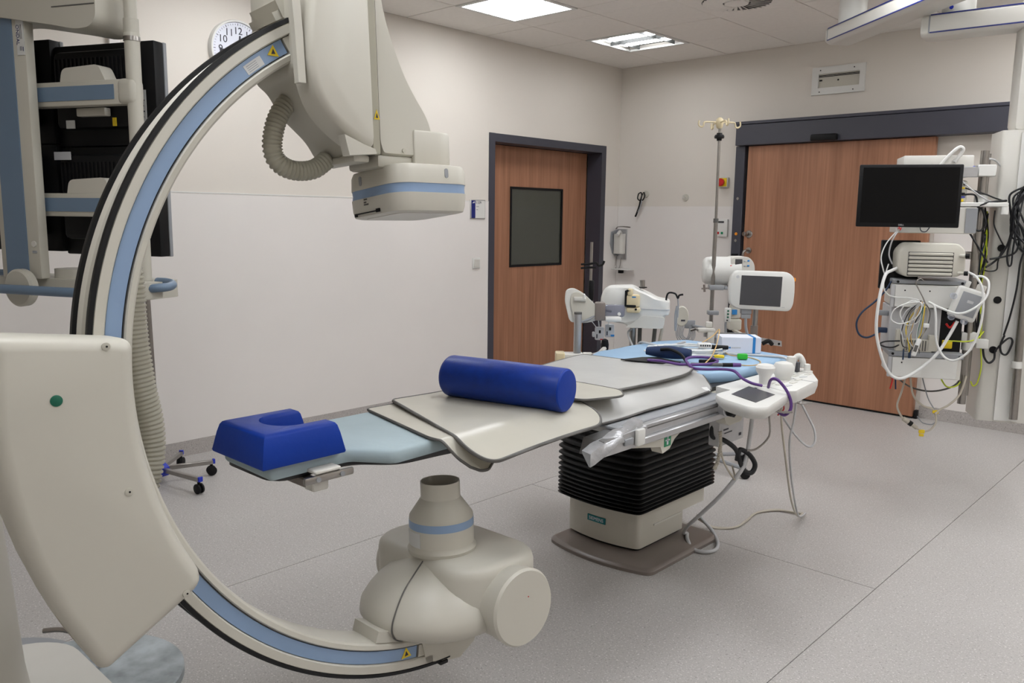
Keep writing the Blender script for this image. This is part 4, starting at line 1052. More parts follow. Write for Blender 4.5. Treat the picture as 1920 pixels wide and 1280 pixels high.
cable('black_cable_loop', [(-1.60, 2.93, .79), (-1.605, 2.90, .70), (-1.565, 2.93, .68), (-1.525, 2.955, .645), (-1.505, 2.965, .587), (-1.487, 2.973, .557), (-1.468, 2.99, .556), (-1.462, 3.0, .588), (-1.483, 2.99, .625), (-1.51, 2.97, .645), (-1.515, 2.96, .632), (-1.52, 2.96, .60)], .010, 'cblk', 'thick black cable loop hanging under the table beside the bellows', n=8)
cable('hanging_cable', [(-1.575, 2.91, .70), (-1.56, 2.915, .61), (-1.535, 2.93, .555), (-1.515, 2.945, .525), (-1.56, 3.0, .56)], .004, 'cbeige', 'short beige cable under the grey control box beside the black loop', n=6)
ribbed('spiral_cord', [(-1.572, 2.905, .72), (-1.57, 2.91, .65), (-1.572, 2.90, .60), (-1.58, 2.89, .565)], .0075, .006, .0012, None, 'cbeige', 8)
o = bpy.context.scene.objects['spiral_cord']; tag(o, 'short beige coiled cord hanging under the table', 'cable')

# ------------------------------------------------------------------ contrast injector and stands behind the table
f = FR(-2.472, 3.615, 30)
ij = thing('contrast_injector', 'white injector head with beige clamp on a short pole behind the table', 'medical device', (-2.472, 3.615, 0))
body = round_poly([(-.19, 1.02), (-.19, 1.15), (-.165, 1.20), (-.03, 1.207), (.0, 1.19), (.06, 1.168), (.10, 1.145), (.165, 1.135), (.168, 1.06), (.145, 1.055), (.14, .99), (-.04, .985), (-.06, 1.005)], [.02, .03, .03, .03, .03, .03, .03, .015, .01, .01, .02, .02, .02], 4)
def fl2(p, k, c=(0, 1.1), s=1.0): return [f(c[0] + (x - c[0]) * s, k, c[1] + (z - c[1]) * s) for x, z in p]
g = G(); g.loft([fl2(body, -.058, s=.9), fl2(body, -.05, s=.97), fl2(body, -.035), fl2(body, .06), fl2(body, .08, s=.95)]); build('head_shell', g, 'white', ij, smooth=45)
g = G(); f.bx(g, .0, .17, -.062, -.05, 1.088, 1.092); build('shell_joint', g, 'cgrey', ij, smooth=0)
sk = round_poly([(-.06, .99), (.14, .99), (.15, 1.05), (.03, 1.055), (-.02, 1.01)], .015, 3)
g = G(); g.loft([fl2(sk, -.064), fl2(sk, -.03)]); build('lower_skirt', g, 'offw', ij, smooth=0)
g = G(); f.bx(g, -.052, .018, -.095, -.055, 1.10, 1.165, .012); f.bx(g, -.05, .022, -.095, -.055, 1.07, 1.10, .012); f.bx(g, -.045, -.02, -.10, -.06, 1.16, 1.195, .006)
cl = build('syringe_clamp', g, 'beige', ij)
g = G(); f.bx(g, -.05, -.0, -.099, -.09, 1.10, 1.112, .003); f.bx(g, -.06, -.045, -.09, -.07, 1.10, 1.185, .003); f.bx(g, -.052, -.03, -.10, -.08, 1.18, 1.19, .002); build('clamp_jaw', g, 'dark', cl)
build('clamp_screw', G().cyl(f(.0, -.095, 1.09), f(.0, -.098, 1.09), .006, None, 10), 'dark', cl)
g = G(); f.bx(g, -.022, -.002, -.0965, -.095, 1.15, 1.156); build('blue_badge', g, 'cblue', cl, smooth=0)
build('top_knob', G().cyl(f(.022, 0, 1.19), f(.022, 0, 1.235), .014, None, 16), 'steel', ij)
build('knob_collar', G().cyl(f(.026, -.01, 1.196), f(.026, -.01, 1.20), .022, None, 16), 'dark', ij)
build('pole', G().cyl(f(-.02, .01, .79), f(-.02, .01, .99), .017, None, 16), 'steel', ij)
build('side_post', G().cyl(f(.015, .03, .82), f(.015, .03, .99), .011, None, 12), 'dgrey', ij)
build('side_post', G().cyl(f(.085, .01, .82), f(.095, .03, .99), .011, None, 12), 'dgrey', ij)
g = G(); g.tube([f(.135, .0, .985), f(.128, .0, .95), f(.115, .01, .87), f(.11, .01, .82)], .009, 8); build('cable_post', g, 'cbeige', ij)
g = G(); f.bx(g, -.03, .25, -.02, .02, .80, .83, .004); build('cross_arm', g, 'grey', ij)
build('pole_clamp', G().ball(f(-.06, .03, .86), (.03, .02, .012)), 'dark', ij)
# arm board with post clamped to the table's far rail
h = FR(-2.46, 3.10, 43)
ab = thing('arm_support', 'white padded arm support on an aluminium post clamped to the far table edge', 'medical device', (-2.46, 3.10, .86))
build('post', G().cyl(h(0, 0, .865), h(0.0, 0, 1.095), .0185, None, 20), 'alu', ab)
build('post_cap', G().cyl(h(0, 0, 1.095), h(0, 0, 1.105), .019, None, 20), 'dgrey', ab)
pp = round_poly([(-.055, 1.205), (-.02, 1.215), (.03, 1.19), (.095, 1.13), (.10, 1.06), (.04, 1.045), (-.035, 1.05), (-.06, 1.15)], .02, 4)
g = G(); g.loft([[h(x, .05, z) for x, z in pp], [h(x, .10, z) for x, z in pp]]); build('pad_shell', g, 'white', ab, smooth=40)
p2 = [(.3 * 0 + (x - .02) * .82 + .03, (z - 1.13) * .82 + 1.13) for x, z in pp]
g = G(); g.loft([[h(x, .04, z) for x, z in p2], [h(x, .05, z) for x, z in p2]]); build('inner_plate', g, 'cream', ab, smooth=0)
g = G(); h.bx(g, -.02, .04, .025, .045, 1.155, 1.175, .005); build('latch', g, 'offw', ab)
g = G(); h.bx(g, .025, .035, .02, .045, 1.165, 1.19, .004); build('latch_lever', g, 'white', ab)
g = G(); h.bx(g, .085, .135, .03, .075, 1.06, 1.15, .008); build('hinge_bracket', g, 'taupe', ab)
g = G(); h.bx(g, .135, .235, .06, .10, 1.075, 1.135, .012); build('clear_bracket', g, 'tint', ab)
g = G(); h.bx(g, .135, .215, .03, .08, 1.055, 1.08, .01); build('white_bar', g, 'white', ab)
build('bracket_bolt', G().cyl(h(.205, .058, 1.092), h(.205, .05, 1.092), .008, None, 12), 'white', ab)
g = G(); g.tube([h(.01, .03, 1.05), h(.05, .035, 1.065), h(.10, .05, 1.09)], .006, 6); build('strut', g, 'grey', ab)
g = G(); h.bx(g, -.10, .03, -.03, .05, .862, .905, .008); build('rail_clamp', g, 'offw', ab)
g = G(); h.bx(g, -.105, -.06, -.035, .04, .855, .91, .006); build('clamp_end', g, 'beige', ab)
g = G(); h.bx(g, .03, .075, .0, .04, .88, .905, .005); g.tube([h(.075, .02, .89), h(.11, .03, .90), h(.14, .05, .925)], .012, 8); build('clamp_arm', g, 'offw', ab)
build('clamp_screw', G().cyl(h(.07, -.005, .892), h(.09, -.005, .892), .013, None, 10), 'taupe', ab)
g = G(); g.lathe(h(.14, .06, .90), (0, 0, 1), [(0, .012), (.01, .018), (.04, .02), (.062, .016), (.068, .006)], 18); build('black_knob', g, 'dark', ab)
sw = thing('hand_switch', 'grey hand switch with two dark buttons hanging by cords from the arm support', 'switch', h(.13, .12, .985))
for u0 in (.095, .145):
    g = G(); h.bx(g, u0, u0 + .045, .10, .125, .955 + (u0 - .095) * .3, 1.02 + (u0 - .095) * .3, .006); b_ = build('switch_body', g, 'cgrey', sw)
    g = G(); h.bx(g, u0 + .018, u0 + .028, .097, .10, .99 + (u0 - .095) * .3, 1.005 + (u0 - .095) * .3); build('button', g, 'dark', b_, smooth=0)
    g = G(); h.bx(g, u0 + .006, u0 + .012, .098, .10, .965 + (u0 - .095) * .3, .985 + (u0 - .095) * .3); build('printed_mark', g, 'ink', b_, smooth=0)
g = G(); h.bx(g, .172, .19, .098, .10, .975, .984); build('blue_label', g, 'cblue', sw, smooth=0)
g = G(); h.bx(g, .12, .135, .098, .10, .957, .962); build('red_label', g, 'red', sw, smooth=0)
g = G(); h.bx(g, .082, .095, .10, .125, .97, .995, .004); build('side_plug', g, 'cgrey', sw)
for u0, u1 in ((.10, .06), (.115, .105), (.16, .155)): build('cord', G().tube([h(u0, .11, 1.02), h((u0 + u1) / 2, .09, 1.045), h(u1, .075, 1.065)], .0022, 5), 'cwhite', sw)
# slim pole with black spreader left of the injector
sp_ = thing('clip_rod', 'slim metal rod with black clip arms rising behind the arm support before the door jamb', 'rod', (-3.1, 3.98, 0))
k = FR(-2.541, 4.552, 43)
bp_ = k(-.825, -.6, 0)
sp_.location = bp_; bpy.context.view_layer.update()
build('rod', G().cyl(k(-.825, -.6, 1.05), k(-.825, -.6, 1.425), .0075, None, 10), 'steel', sp_)
build('grip', G().lathe(k(-.822, -.6, 1.11), (0, 0, 1), [(0, .013), (.03, .015), (.035, .016), (.10, .016), (.11, .012)], 14), 'dark', sp_)
build('grip_ring', G().cyl(k(-.822, -.6, 1.06), k(-.822, -.6, 1.11), .013, None, 14), 'steel', sp_)
g = G(); g.tube([k(-.88, -.6, 1.305), k(-.83, -.612, 1.31), (k(-.80, -.612, 1.315)), k(-.785, -.6, 1.30), k(-.765, -.6, 1.305), k(-.755, -.6, 1.325)], .006, 6); g.tube([k(-.88, -.6, 1.285), k(-.83, -.612, 1.29), k(-.80, -.612, 1.288)], .006, 6); build('clip_arm', g, 'dark', sp_)
g = G(); g.tube([k(-.825, -.6, 1.065), h(.15, .12, 1.10), h(.17, .085, 1.10)], .006, 6); build('lower_arm', g, 'dark', sp_)
# spectacles hung over the injector end
gl = thing('spectacles', 'black wire spectacles hanging folded at the right end of the injector', 'glasses', f(.19, -.02, 1.1))
g = G(); g.tube([f(.148, -.03, 1.115), f(.152, -.04, 1.16), f(.165, -.04, 1.177), f(.195, -.04, 1.172), f(.208, -.04, 1.15), f(.215, -.04, 1.165), f(.235, -.04, 1.17)], .005, 6); build('frame', g, 'dark', gl)
g = G(); g.tube([f(.208, -.04, 1.15), f(.213, -.04, 1.10), f(.212, -.04, 1.05)], .0035, 6); g.tube([f(.205, -.04, 1.11), f(.198, -.04, 1.06), f(.202, -.04, .98), f(.207, -.04, 1.03), f(.205, -.04, 1.11)], .004, 6); build('temple', g, 'grey', gl)

# injector display on its pole
d = FR(-2.077, 4.208, 45)
dp = thing('touch_display', 'white rimmed display with dark grey screen on a pole behind the table foot', 'monitor', (-2.04, 4.25, 0))
pp = round_poly([(-.148, 1.283), (.138, 1.277), (.176, 1.25), (.182, 1.18), (.178, 1.10), (.16, 1.062), (-.128, 1.075), (-.172, 1.10), (-.178, 1.18), (-.172, 1.25)], [.02, .02, .03, .06, .03, .02, .02, .03, .06, .03], 4)
def dl_(s, k): return [d(x * s, k, 1.172 + (z - 1.172) * s) for x, z in pp]
g = G(); g.loft([dl_(.965, -.026), dl_(.985, -.024), dl_(1, -.012), dl_(1, .015), dl_(.9, .04)]); build('bezel', g, 'white', dp, smooth=50)
g = G(); g.prism([d(-.117, -.0268, 1.258), d(.107, -.0268, 1.252), d(.104, -.0268, 1.088), d(-.121, -.0268, 1.098)], d.v * .0015); build('screen', g, 'screen', dp, smooth=0)
build('power_button', G().cyl(d(-.137, -.026, 1.25), d(-.137, -.0285, 1.25), .0085, None, 18), 'cgrey', dp)
g = G(); d.bx(g, .112, .128, -.0275, -.026, 1.083, 1.087); build('badge', g, 'cgrey', dp, smooth=0)
g = G(); d.bx(g, .172, .188, -.01, .012, 1.225, 1.245, .004); build('orange_button', g, 'orange', dp)
g = G(); d.bx(g, -.10, -.045, -.01, .03, 1.045, 1.075, .004); d.bx(g, -.098, -.047, -.005, .02, 1.02, 1.045, .004); build('connector', g, 'grey', dp)
build('connector_cable', G().tube([d(-.072, .005, 1.02), d(-.068, .005, .97), d(-.055, .0, .92), d(-.045, 0, .885)], .008, 8), 'grey', dp)
build('pole', G().cyl(d(-.005, .05, .80), d(-.005, .05, 1.12), .015, None, 16), 'steel', dp)
build('pole_sleeve', G().cyl(d(-.007, .05, .80), d(-.007, .05, .975), .02, None, 16), 'taupe', dp)
g = G(); g.tube([d(-.09, .04, .885), d(-.055, .03, .897), d(-.03, .04, .88)], .012, 8); g.tube([d(.04, .04, .875), d(.07, .03, .892), d(.095, .04, .872)], .012, 8); build('clamp_handle', g, 'dark', dp)
# IV pole with infusion pump
iv = thing('iv_pole', 'tall steel infusion pole with cream hooks left of the sliding door', 'iv stand', k(0, 0, 0))
g = G(); g.tube([k(-.02, 0, .05), k(-.02, 0, 1.55)], .0128, 12, 1); build('lower_tube', g, 'steel', iv)
g = G(); g.tube([k(-.02, 0, 1.53), k(-.024, 0, 2.11)], .0085, 12, 1); build('upper_tube', g, 'steel', iv)
build('tube_joint', G().cyl(k(-.02, 0, 1.535), k(-.02, 0, 1.56), .0155, None, 14), 'dgrey', iv)
build('collar', G().lathe(k(-.024, 0, 2.02), (0, 0, 1), [(0, .014), (.012, .016), (.014, .028), (.024, .03), (.034, .026), (.036, .018), (.045, .016)], 18), 'dark', iv)
hb = build('hook_hub', G().lathe(k(-.026, 0, 2.09), (0, 0, 1), [(0, .012), (.01, .02), (.04, .024), (.055, .02), (.065, .008)], 16), 'beige', iv)
for a in (0, PI):
    for b_ in (0, 1):
        q = a + b_ * PI / 2 + .15
        dx, dy = math.cos(q), math.sin(q)
        def hp(r_, z): return k(-.026 + dx * r_, dy * r_, z)
        g = G(); g.tube([hp(.0, 2.125), hp(.06, 2.128), hp(.095, 2.125), hp(.1, 2.105), hp(.115, 2.098), hp(.13, 2.11), hp(.128, 2.135)], .005, 6); build('hook', g, 'beige', hb)
g = G()
for a in range(5):
    q = 2 * PI * a / 5 + .4
    g.tube([k(-.02, 0, .08), k(-.02 + .3 * math.cos(q), .3 * math.sin(q), .06)], .013, 8, 1)
bs = build('star_base', g, 'grey', iv)
for a in range(5):
    q = 2 * PI * a / 5 + .4
    build('caster', G().cyl(k(-.02 + .3 * math.cos(q), .3 * math.sin(q) - .012, .03), k(-.02 + .3 * math.cos(q), .3 * math.sin(q) + .012, .03), .03, None, 16), 'dark', bs)
g = G(); k.bx(g, -.045, .02, -.03, .02, .975, 1.0, .004); build('tube_clamp', g, 'grey', iv)
pm = thing('infusion_pump', 'white drum-shaped infusion pump with small screen clamped to the infusion pole', 'medical device', k(.08, .02, 1.24))
g = G(); g.lathe(k(-.07, .085, 1.24), k.u - k.v * .15, [(0, .05), (.006, .07), (.02, .082), (.05, .088), (.17, .088), (.23, .086)], 36); build('drum', g, 'white', pm, smooth=50)
pq = round_poly([(.09, 1.328), (.19, 1.33), (.225, 1.29), (.235, 1.16), (.075, 1.15), (.082, 1.28)], [.02, .03, .03, .02, .02, .02], 4)
g = G(); g.loft([[k(x, -.015, z) for x, z in pq], [k(x, -.008, z) for x, z in shr(pq, 1.03, (.15, 1.24))], [k(x, .12, z) for x, z in shr(pq, 1.03, (.15, 1.24))]]); pa = build('front_panel', g, 'offw', pm, smooth=40)
g = G(); k.bx(g, .106, .150, -.018, -.014, 1.268, 1.318, .002, 1); build('mini_screen', g, 'screen', pa)
for (u_, z_, mm) in ((.083, 1.275, 'red'), (.166, 1.306, 'cgrey'), (.187, 1.308, 'cblue'), (.166, 1.278, 'cgrey'), (.187, 1.278, 'cblue')):
    g = G(); k.bx(g, u_ - .007, u_ + .007, -.019, -.014, z_ - .005, z_ + .005, .002, 1); build('button', g, mm, pa)
for (u_, z_, w_) in ((.083, 1.245, .012), (.12, 1.248, .05), (.083, 1.222, .01)):
    g = G(); k.bx(g, u_ - w_ / 2, u_ + w_ / 2, -.017, -.014, z_ - .004, z_ + .004); build('slot', g, 'dark', pa, smooth=0)
g = G(); k.bx(g, -.045, .045, -.03, .03, 1.128, 1.158, .006); k.bx(g, .05, .10, -.01, .05, 1.13, 1.15, .004); ck = build('pole_clamp', g, 'grey', pm)
g = G(); g.tube([k(-.075, -.01, 1.16), k(-.07, -.01, 1.115)], .007, 8, 1); g.tube([k(-.09, -.01, 1.135), k(-.045, -.01, 1.138)], .005, 8, 1); build('wing_screw', g, 'taupe', ck)
# remote, bracket rail and little devices at table foot
rm = thing('wired_remote', 'small white remote with three green buttons beside the infusion pole', 'remote', k(.05, -.1, .9))
g = G(); k.bx(g, .035, .073, -.11, -.09, .942, 1.028, .004); rb = build('body', g, 'white', rm)
for z_ in (.972, .991, 1.010): build('button', G().cyl(k(.054, -.11, z_), k(.054, -.113, z_), .006, None, 12), 'dgreen', rb)
g = G(); k.bx(g, .046, .056, -.113, -.11, .95, .957); build('logo_mark', g, 'ink', rb, smooth=0)
build('strain_relief', G().tube([k(.046, -.1, .942), k(.045, -.1, .92), k(.05, -.1, .86)], .007, 8), 'grey', rm)
fr_ = thing('foot_rail', 'grey metal accessory rail across the foot end of the table', 'rail', k(.1, -.3, .86))
g = G(); g.prism([k(-.13, -.3, .908), k(.05, -.3, .90), k(.325, -.3, .858), k(.328, -.3, .826), k(.05, -.3, .866), k(-.13, -.3, .878)], k.v * .012); build('bar', g, 'alu', fr_, smooth=0)
build('bar_hole', G().cyl(k(.31, -.302, .842), k(.31, -.3005, .842), .007, None, 12), 'dark', fr_)
g = G(); k.bx(g, -.17, -.07, -.33, -.28, .905, .93, .008); k.bx(g, -.115, -.075, -.33, -.30, .80, .91, .004); k.bx(g, -.12, -.08, -.30, -.27, .93, .965, .008); build('bracket', g, 'offw', fr_)
g = G(); g.tube([k(-.21, -.31, .915), k(-.18, -.32, .925), k(-.16, -.31, .91)], .008, 6); build('lever', g, 'steel', fr_)
g = G(); k.bx(g, -.08, .12, -.285, -.27, .70, .90); build('support_post', g, 'grey', fr_, smooth=0)
dv = thing('dispenser_box', 'cream box with small blue window behind the display', 'medical device', k(.19, .1, 0))
g = G(); k.bx(g, .12, .20, .10, .16, .865, .935, .01); k.bx(g, .125, .195, .11, .155, .935, 1.03, .015); k.bx(g, .15, .17, -.28, .14, .855, .868); build('case', g, 'cream', dv)
g = G(); k.bx(g, .135, .165, .096, .11, .965, .995); build('blue_window', g, 'cblue', dv, smooth=0)
ov = thing('oval_holder', 'cream oval holder with coiled grey leads hanging below it', 'holder', k(-.23, -.1, .95))
g = G(); N = 24
g.loft([[k(-.225 + .042 * s_ * math.cos(2 * PI * i / N), v_, .975 + .062 * s_ * math.sin(2 * PI * i / N)) for i in range(N)] for v_, s_ in ((-.12, .9), (-.115, 1), (-.10, 1), (-.095, .9))]); build('oval', g, 'cream', ov)
g = G(); k.bx(g, -.23, -.205, -.122, -.118, .945, .955); build('catch', g, 'ink', ov, smooth=0)
g = G()
for q in range(6):
    g.tube([k(-.25 + .01 * q, -.11, .93), k(-.255 + .008 * q, -.12, .86), k(-.22 + .012 * q, -.12, .81 + .01 * (q % 3)), k(-.18 + .008 * q, -.115, .86), k(-.175 + .005 * q, -.11, .925)], .0028, 5, 5)
build('coiled_leads', g, 'grey', ov)
g = G(); k.bx(g, -.20, -.14, -.11, -.09, .90, .95, .004); g.tube([k(-.23, -.095, .95), k(-.16, -.1, .92), k(-.12, -.2, .92), k(-.11, -.28, .92)], .008, 8); build('holder_arm', g, 'grey', ov)

# ------------------------------------------------------------------ supply tower on the right
tf = FR(-1.438, 4.495, 27)
tw = thing('supply_tower', 'ceiling-hung white and steel equipment tower at the right of the sliding door', 'equipment tower', tf(.45, .4, .5))
g = G(); colp = round_poly([(.50, .42), (.62, .40), (.78, .40), (.78, .66), (.50, .66)], .02, 3)
g.loft([[tf(x, y, z) for x, y in colp] for z in (.46, 2.045)]); co = build('column', g, 'offw', tw, smooth=40)
g = G(); tf.bx(g, .585, .70, .392, .402, .47, 2.03); build('column_facing', g, 'white', co, smooth=0)
g = G(); tf.bx(g, .56, .74, .46, .62, 2.045, 2.74, .03); build('column_neck', g, 'offw', tw)
g = G(); tf.bx(g, .612, .75, .44, .64, 2.0, 2.5, .01); build('column_cap', g, 'white', tw)
for (u_, z_) in ((.55, 1.138), (.553, .862), (.545, 1.42)):
    so = build('socket', G().cyl(tf(u_, .42, z_), tf(u_, .408, z_), .02, None, 20), 'dark', co)
    build('socket_rim', G().lathe(tf(u_, .419, z_), -tf.v, [(0, .026), (.005, .026), (.005, .02)], 20, False), 'offw', so)
build('steel_pole', G().cyl(tf(.395, .30, .57), tf(.395, .30, 1.93), .021, None, 20), 'steel', tw)
build('steel_pole', G().cyl(tf(.435, .40, .60), tf(.435, .40, 1.92), .014, None, 16), 'steel', tw)
build('steel_pole', G().cyl(tf(.672, .36, .49), tf(.645, .36, 2.1), .021, None, 20), 'steel', tw)
g = G(); g.cyl(tf(.662, .36, .775), tf(.661, .36, .812), .026, None, 20); build('pole_collar', g, 'white', tw)
g = G(); g.cyl(tf(.395, .30, .87), tf(.395, .30, .91), .028, None, 20); tf.bx(g, .36, .44, .28, .34, .91, .965, .004); tf.bx(g, .44, .50, .30, .34, .88, .93, .004); build('pole_collar', g, 'white', tw)
g = G(); g.cyl(tf(.395, .30, 1.64), tf(.395, .30, 1.70), .032, None, 20); build('pole_collar', g, 'white', tw)
g = G(); tf.bx(g, -.02, .36, .26, .52, 1.80, 1.812, .003, 1); tf.bx(g, .24, .36, .25, .262, 1.79, 1.845, .003, 1); build('top_shelf', g, 'alu', tw)
g = G(); tf.bx(g, .36, .445, .25, .34, 1.795, 1.855, .004, 1); build('shelf_bracket', g, 'white', tw)
g = G(); tf.bx(g, -.02, .515, .24, .54, 1.638, 1.66, .004, 1); build('middle_shelf', g, 'white', tw)
build('shelf_knob', G().cyl(tf(.50, .25, 1.60), tf(.50, .25, 1.64), .018, None, 16), 'white', tw)
g = G(); tf.bx(g, -.02, .345, .14, .48, 1.228, 1.25, .003, 1); build('shelf_rail', g, 'grey', tw)
g = G(); tf.bx(g, -.02, .345, .12, .48, .84, .868, .003, 1); build('shelf_rail', g, 'grey', tw)
g = G(); tf.bx(g, .27, .40, .30, .36, 1.36, 1.40, .004, 1); build('mount_arm', g, 'steel', tw)
for u_, z_ in ((.0, 1.239), (.31, 1.239), (.0, .854), (.325, .852)): build('rail_bolt', G().cyl(tf(u_, .14 if z_ > 1 else .12, z_), tf(u_, (.14 if z_ > 1 else .12) - .004, z_), .007, None, 10), 'dark', tw)
# monitor
mo = thing('black_monitor', 'wide black flat monitor on the equipment tower at right', 'monitor', tf(0, 0, 1.53))
g = G(); tf.bx(g, -.245, .238, 0, .02, 1.527, 1.842, .006, 2); build('bezel', g, 'dark', mo)
g = G(); tf.bx(g, -.228, .221, -.0012, .001, 1.549, 1.827); build('screen', g, 'gloss', mo, smooth=0)
g = G(); tf.bx(g, -.19, .18, .02, .05, 1.56, 1.80, .015, 2); build('back_cover', g, 'dark', mo)
g = G(); tf.bx(g, -.04, .04, .05, .26, 1.64, 1.70, .01); build('mount', g, 'dark', mo)
text('maker_name', 'DELL', .012, tf(-.03, -.0006, 1.538), tf.u, (0, 0, 1), 'cgrey', mo)
g = G(); g.tube([tf(-.04, .0, 1.528), tf(-.03, -.005, 1.518), tf(-.035, -.005, 1.512)], .003, 5); g.tube([tf(-.045, .0, 1.518), tf(-.025, -.005, 1.524)], .002, 5); build('red_ribbon', g, 'red', mo)
# devices on the tower
o = thing('flat_recorder', 'flat grey-white device box on the tower top shelf behind the monitor', 'medical device', tf(.17, .38, 1.812))
g = G(); tf.bx(g, .0, .34, .27, .50, 1.813, 1.905, .006); build('case', g, 'offw', o)
g = G(); tf.bx(g, .335, .348, .27, .29, 1.835, 1.85, .003); build('blue_plug', g, 'sblue', o)
g = G(); g.tube([tf(.15, .26, 1.80), tf(.19, .255, 1.87), tf(.235, .25, 1.925), tf(.262, .25, 1.945), tf(.278, .25, 1.935), tf(.27, .255, 1.91), tf(.245, .26, 1.87)], .0095, 8); tag(build('white_band', g, 'white', None, tf(.15, .26, 1.8)), 'white plastic strap arching up in front of the top device', 'strap')
o = thing('connector_module', 'cream module with black sockets and yellow tags beside the monitor edge', 'medical device', tf(.29, .3, 1.66))
g = G(); tf.bx(g, .20, .322, .27, .36, 1.661, 1.775, .012); mb = build('case', g, 'cream', o)
for q, (u_, z_, mm, w_, h_) in enumerate(((.305, 1.755, 'dark', .012, .012), (.30, 1.735, 'yellow', .014, .01), (.30, 1.705, 'dark', .02, .012), (.302, 1.688, 'sblue', .02, .006), (.30, 1.67, 'yellow', .012, .014))):
    g = G(); tf.bx(g, u_ - w_ / 2, u_ + w_ / 2, .264, .272, z_ - h_ / 2, z_ + h_ / 2, .002, 1); build('socket', g, mm, mb)
o = thing('drawer_unit', 'white drawer box mounted under the tower shelf behind the monitor', 'drawer', tf(.17, .3, 1.49))
g = G(); tf.bx(g, -.01, .37, .24, .50, 1.495, 1.635, .004, 1); build('case', g, 'offw', o)
g = G(); tf.bx(g, .318, .372, .235, .242, 1.50, 1.63); build('side_plate', g, 'grey', o, smooth=0)
g = G(); tf.bx(g, -.018, -.008, .235, .25, 1.495, 1.52, .003); build('corner_clip', g, 'white', o)
g = G(); g.tube([tf(.10, .236, 1.545), tf(.105, .225, 1.51), tf(.13, .222, 1.505), tf(.15, .225, 1.535)], .003, 6); build('wire_handle', g, 'ink', o)
o = thing('patient_monitor', 'cream patient monitor module with horizontal ribbed front under the black monitor', 'medical device', tf(.14, .2, 1.26))
pq = round_poly([(-.015, 1.40), (.02, 1.445), (.27, 1.447), (.305, 1.41), (.31, 1.31), (.285, 1.275), (.02, 1.268), (-.012, 1.30)], .02, 4)
def pmk(s, v): return [tf(.147 + (x - .147) * s, v, 1.357 + (z - 1.357) * s) for x, z in pq]
g = G(); g.loft([pmk(.93, .095), pmk(.98, .10), pmk(1, .115), pmk(1, .30), pmk(.95, .32)]); build('shell', g, 'cream', o, smooth=50)
for q in range(6):
    z_ = 1.398 - q * .0205
    g = G(); tf.bx(g, .035, .245, .086, .10, z_ - .016, z_ - .001, .004, 1); build('rib', g, 'cream', o)
g = G(); tf.bx(g, .032, .248, .0935, .0952, 1.275, 1.40); build('rib_shadow_gap', g, 'dgrey', o, smooth=0)
for z_ in (1.385, 1.295):
    build('side_peg', G().cyl(tf(.275, .10, z_), tf(.30, .085, z_), .009, None, 12), 'cream', o)
    build('side_knob', G().cyl(tf(.30, .085, z_), tf(.318, .08, z_), .012, None, 12), 'dark', o)
o = tag(build('rear_panel_box', tf.bx(G(), -.075, .12, .28, .31, 1.19, 1.455, .004, 1), 'dark', None, tf(0, .3, 1.2)), 'black flat panel standing behind the ribbed patient monitor', 'panel')
def drawer(u0, u1, z0, z1, lab):
    o = thing('metal_drawer', lab, 'drawer', tf((u0 + u1) / 2, .25, z0))
    g = G(); tf.bx(g, u0 + .01, u1, .13, .46, z0, z1, .003, 1); build('case', g, 'offw', o)
    g = G(); tf.bx(g, u0 + .012, u1 - .02, .122, .132, z0 + .002, z1 - .002, .003, 1); fr = build('front', g, 'white', o)
    g = G(); tf.bx(g, u0 - .008, u0 + .01, .118, .14, z0, z1, .002, 1); build('edge_grip', g, 'cgrey', fr)
    for uu in (u0 + .06, u0 + .18): build('front_screw', G().cyl(tf(uu, .122, z1 - .03), tf(uu, .1205, z1 - .03), .004, None, 8), 'dark', fr)
drawer(-.025, .30, 1.105, 1.225, 'upper white metal drawer front under the ribbed patient monitor')
drawer(-.012, .338, .728, .838, 'lowest white metal drawer at the bottom of the equipment tower')
o = thing('grey_processor', 'light grey box between the two drawers behind the cable bundle', 'medical device', tf(.1, .3, .868))
g = G(); tf.bx(g, -.02, .23, .17, .46, .869, 1.10, .004, 1); build('case', g, 'cgrey', o)
g = G(); tf.bx(g, .235, .34, .20, .46, .869, 1.10); build('open_bay', g, 'dark', o, smooth=0)
g = G(); tf.bx(g, .25, .30, .19, .21, .885, .93, .005); build('yellow_plug', g, 'yellow', o)
g = G(); g.tube([tf(.26, .19, 1.02), tf(.28, .185, 1.0), tf(.30, .18, 1.03)], .006, 6); build('red_wire', g, 'red', o)
for z_ in (1.06, .965):
    g = G(); tf.bx(g, -.075, -.02, .22, .25, z_ - .014, z_ + .014, .004); build('side_plug', g, 'grey' if z_ > 1 else 'cnavy', o)
o = thing('ventilated_adapter', 'small cream adapter box with vertical vents standing on the lower rail', 'medical device', tf(.1, .14, .868))
g = G(); tf.bx(g, .01, .19, .125, .165, .869, .935, .004); tf.bx(g, .01, .04, .12, .165, .869, .985, .004); tf.bx(g, .17, .215, .12, .165, .875, .96, .006); build('case', g, 'cream', o)
for q in range(9):
    g = G(); tf.bx(g, .05 + q * .013, .056 + q * .013, .1225, .126, .875, .93); build('vent_slot', g, 'dgrey', o, smooth=0)
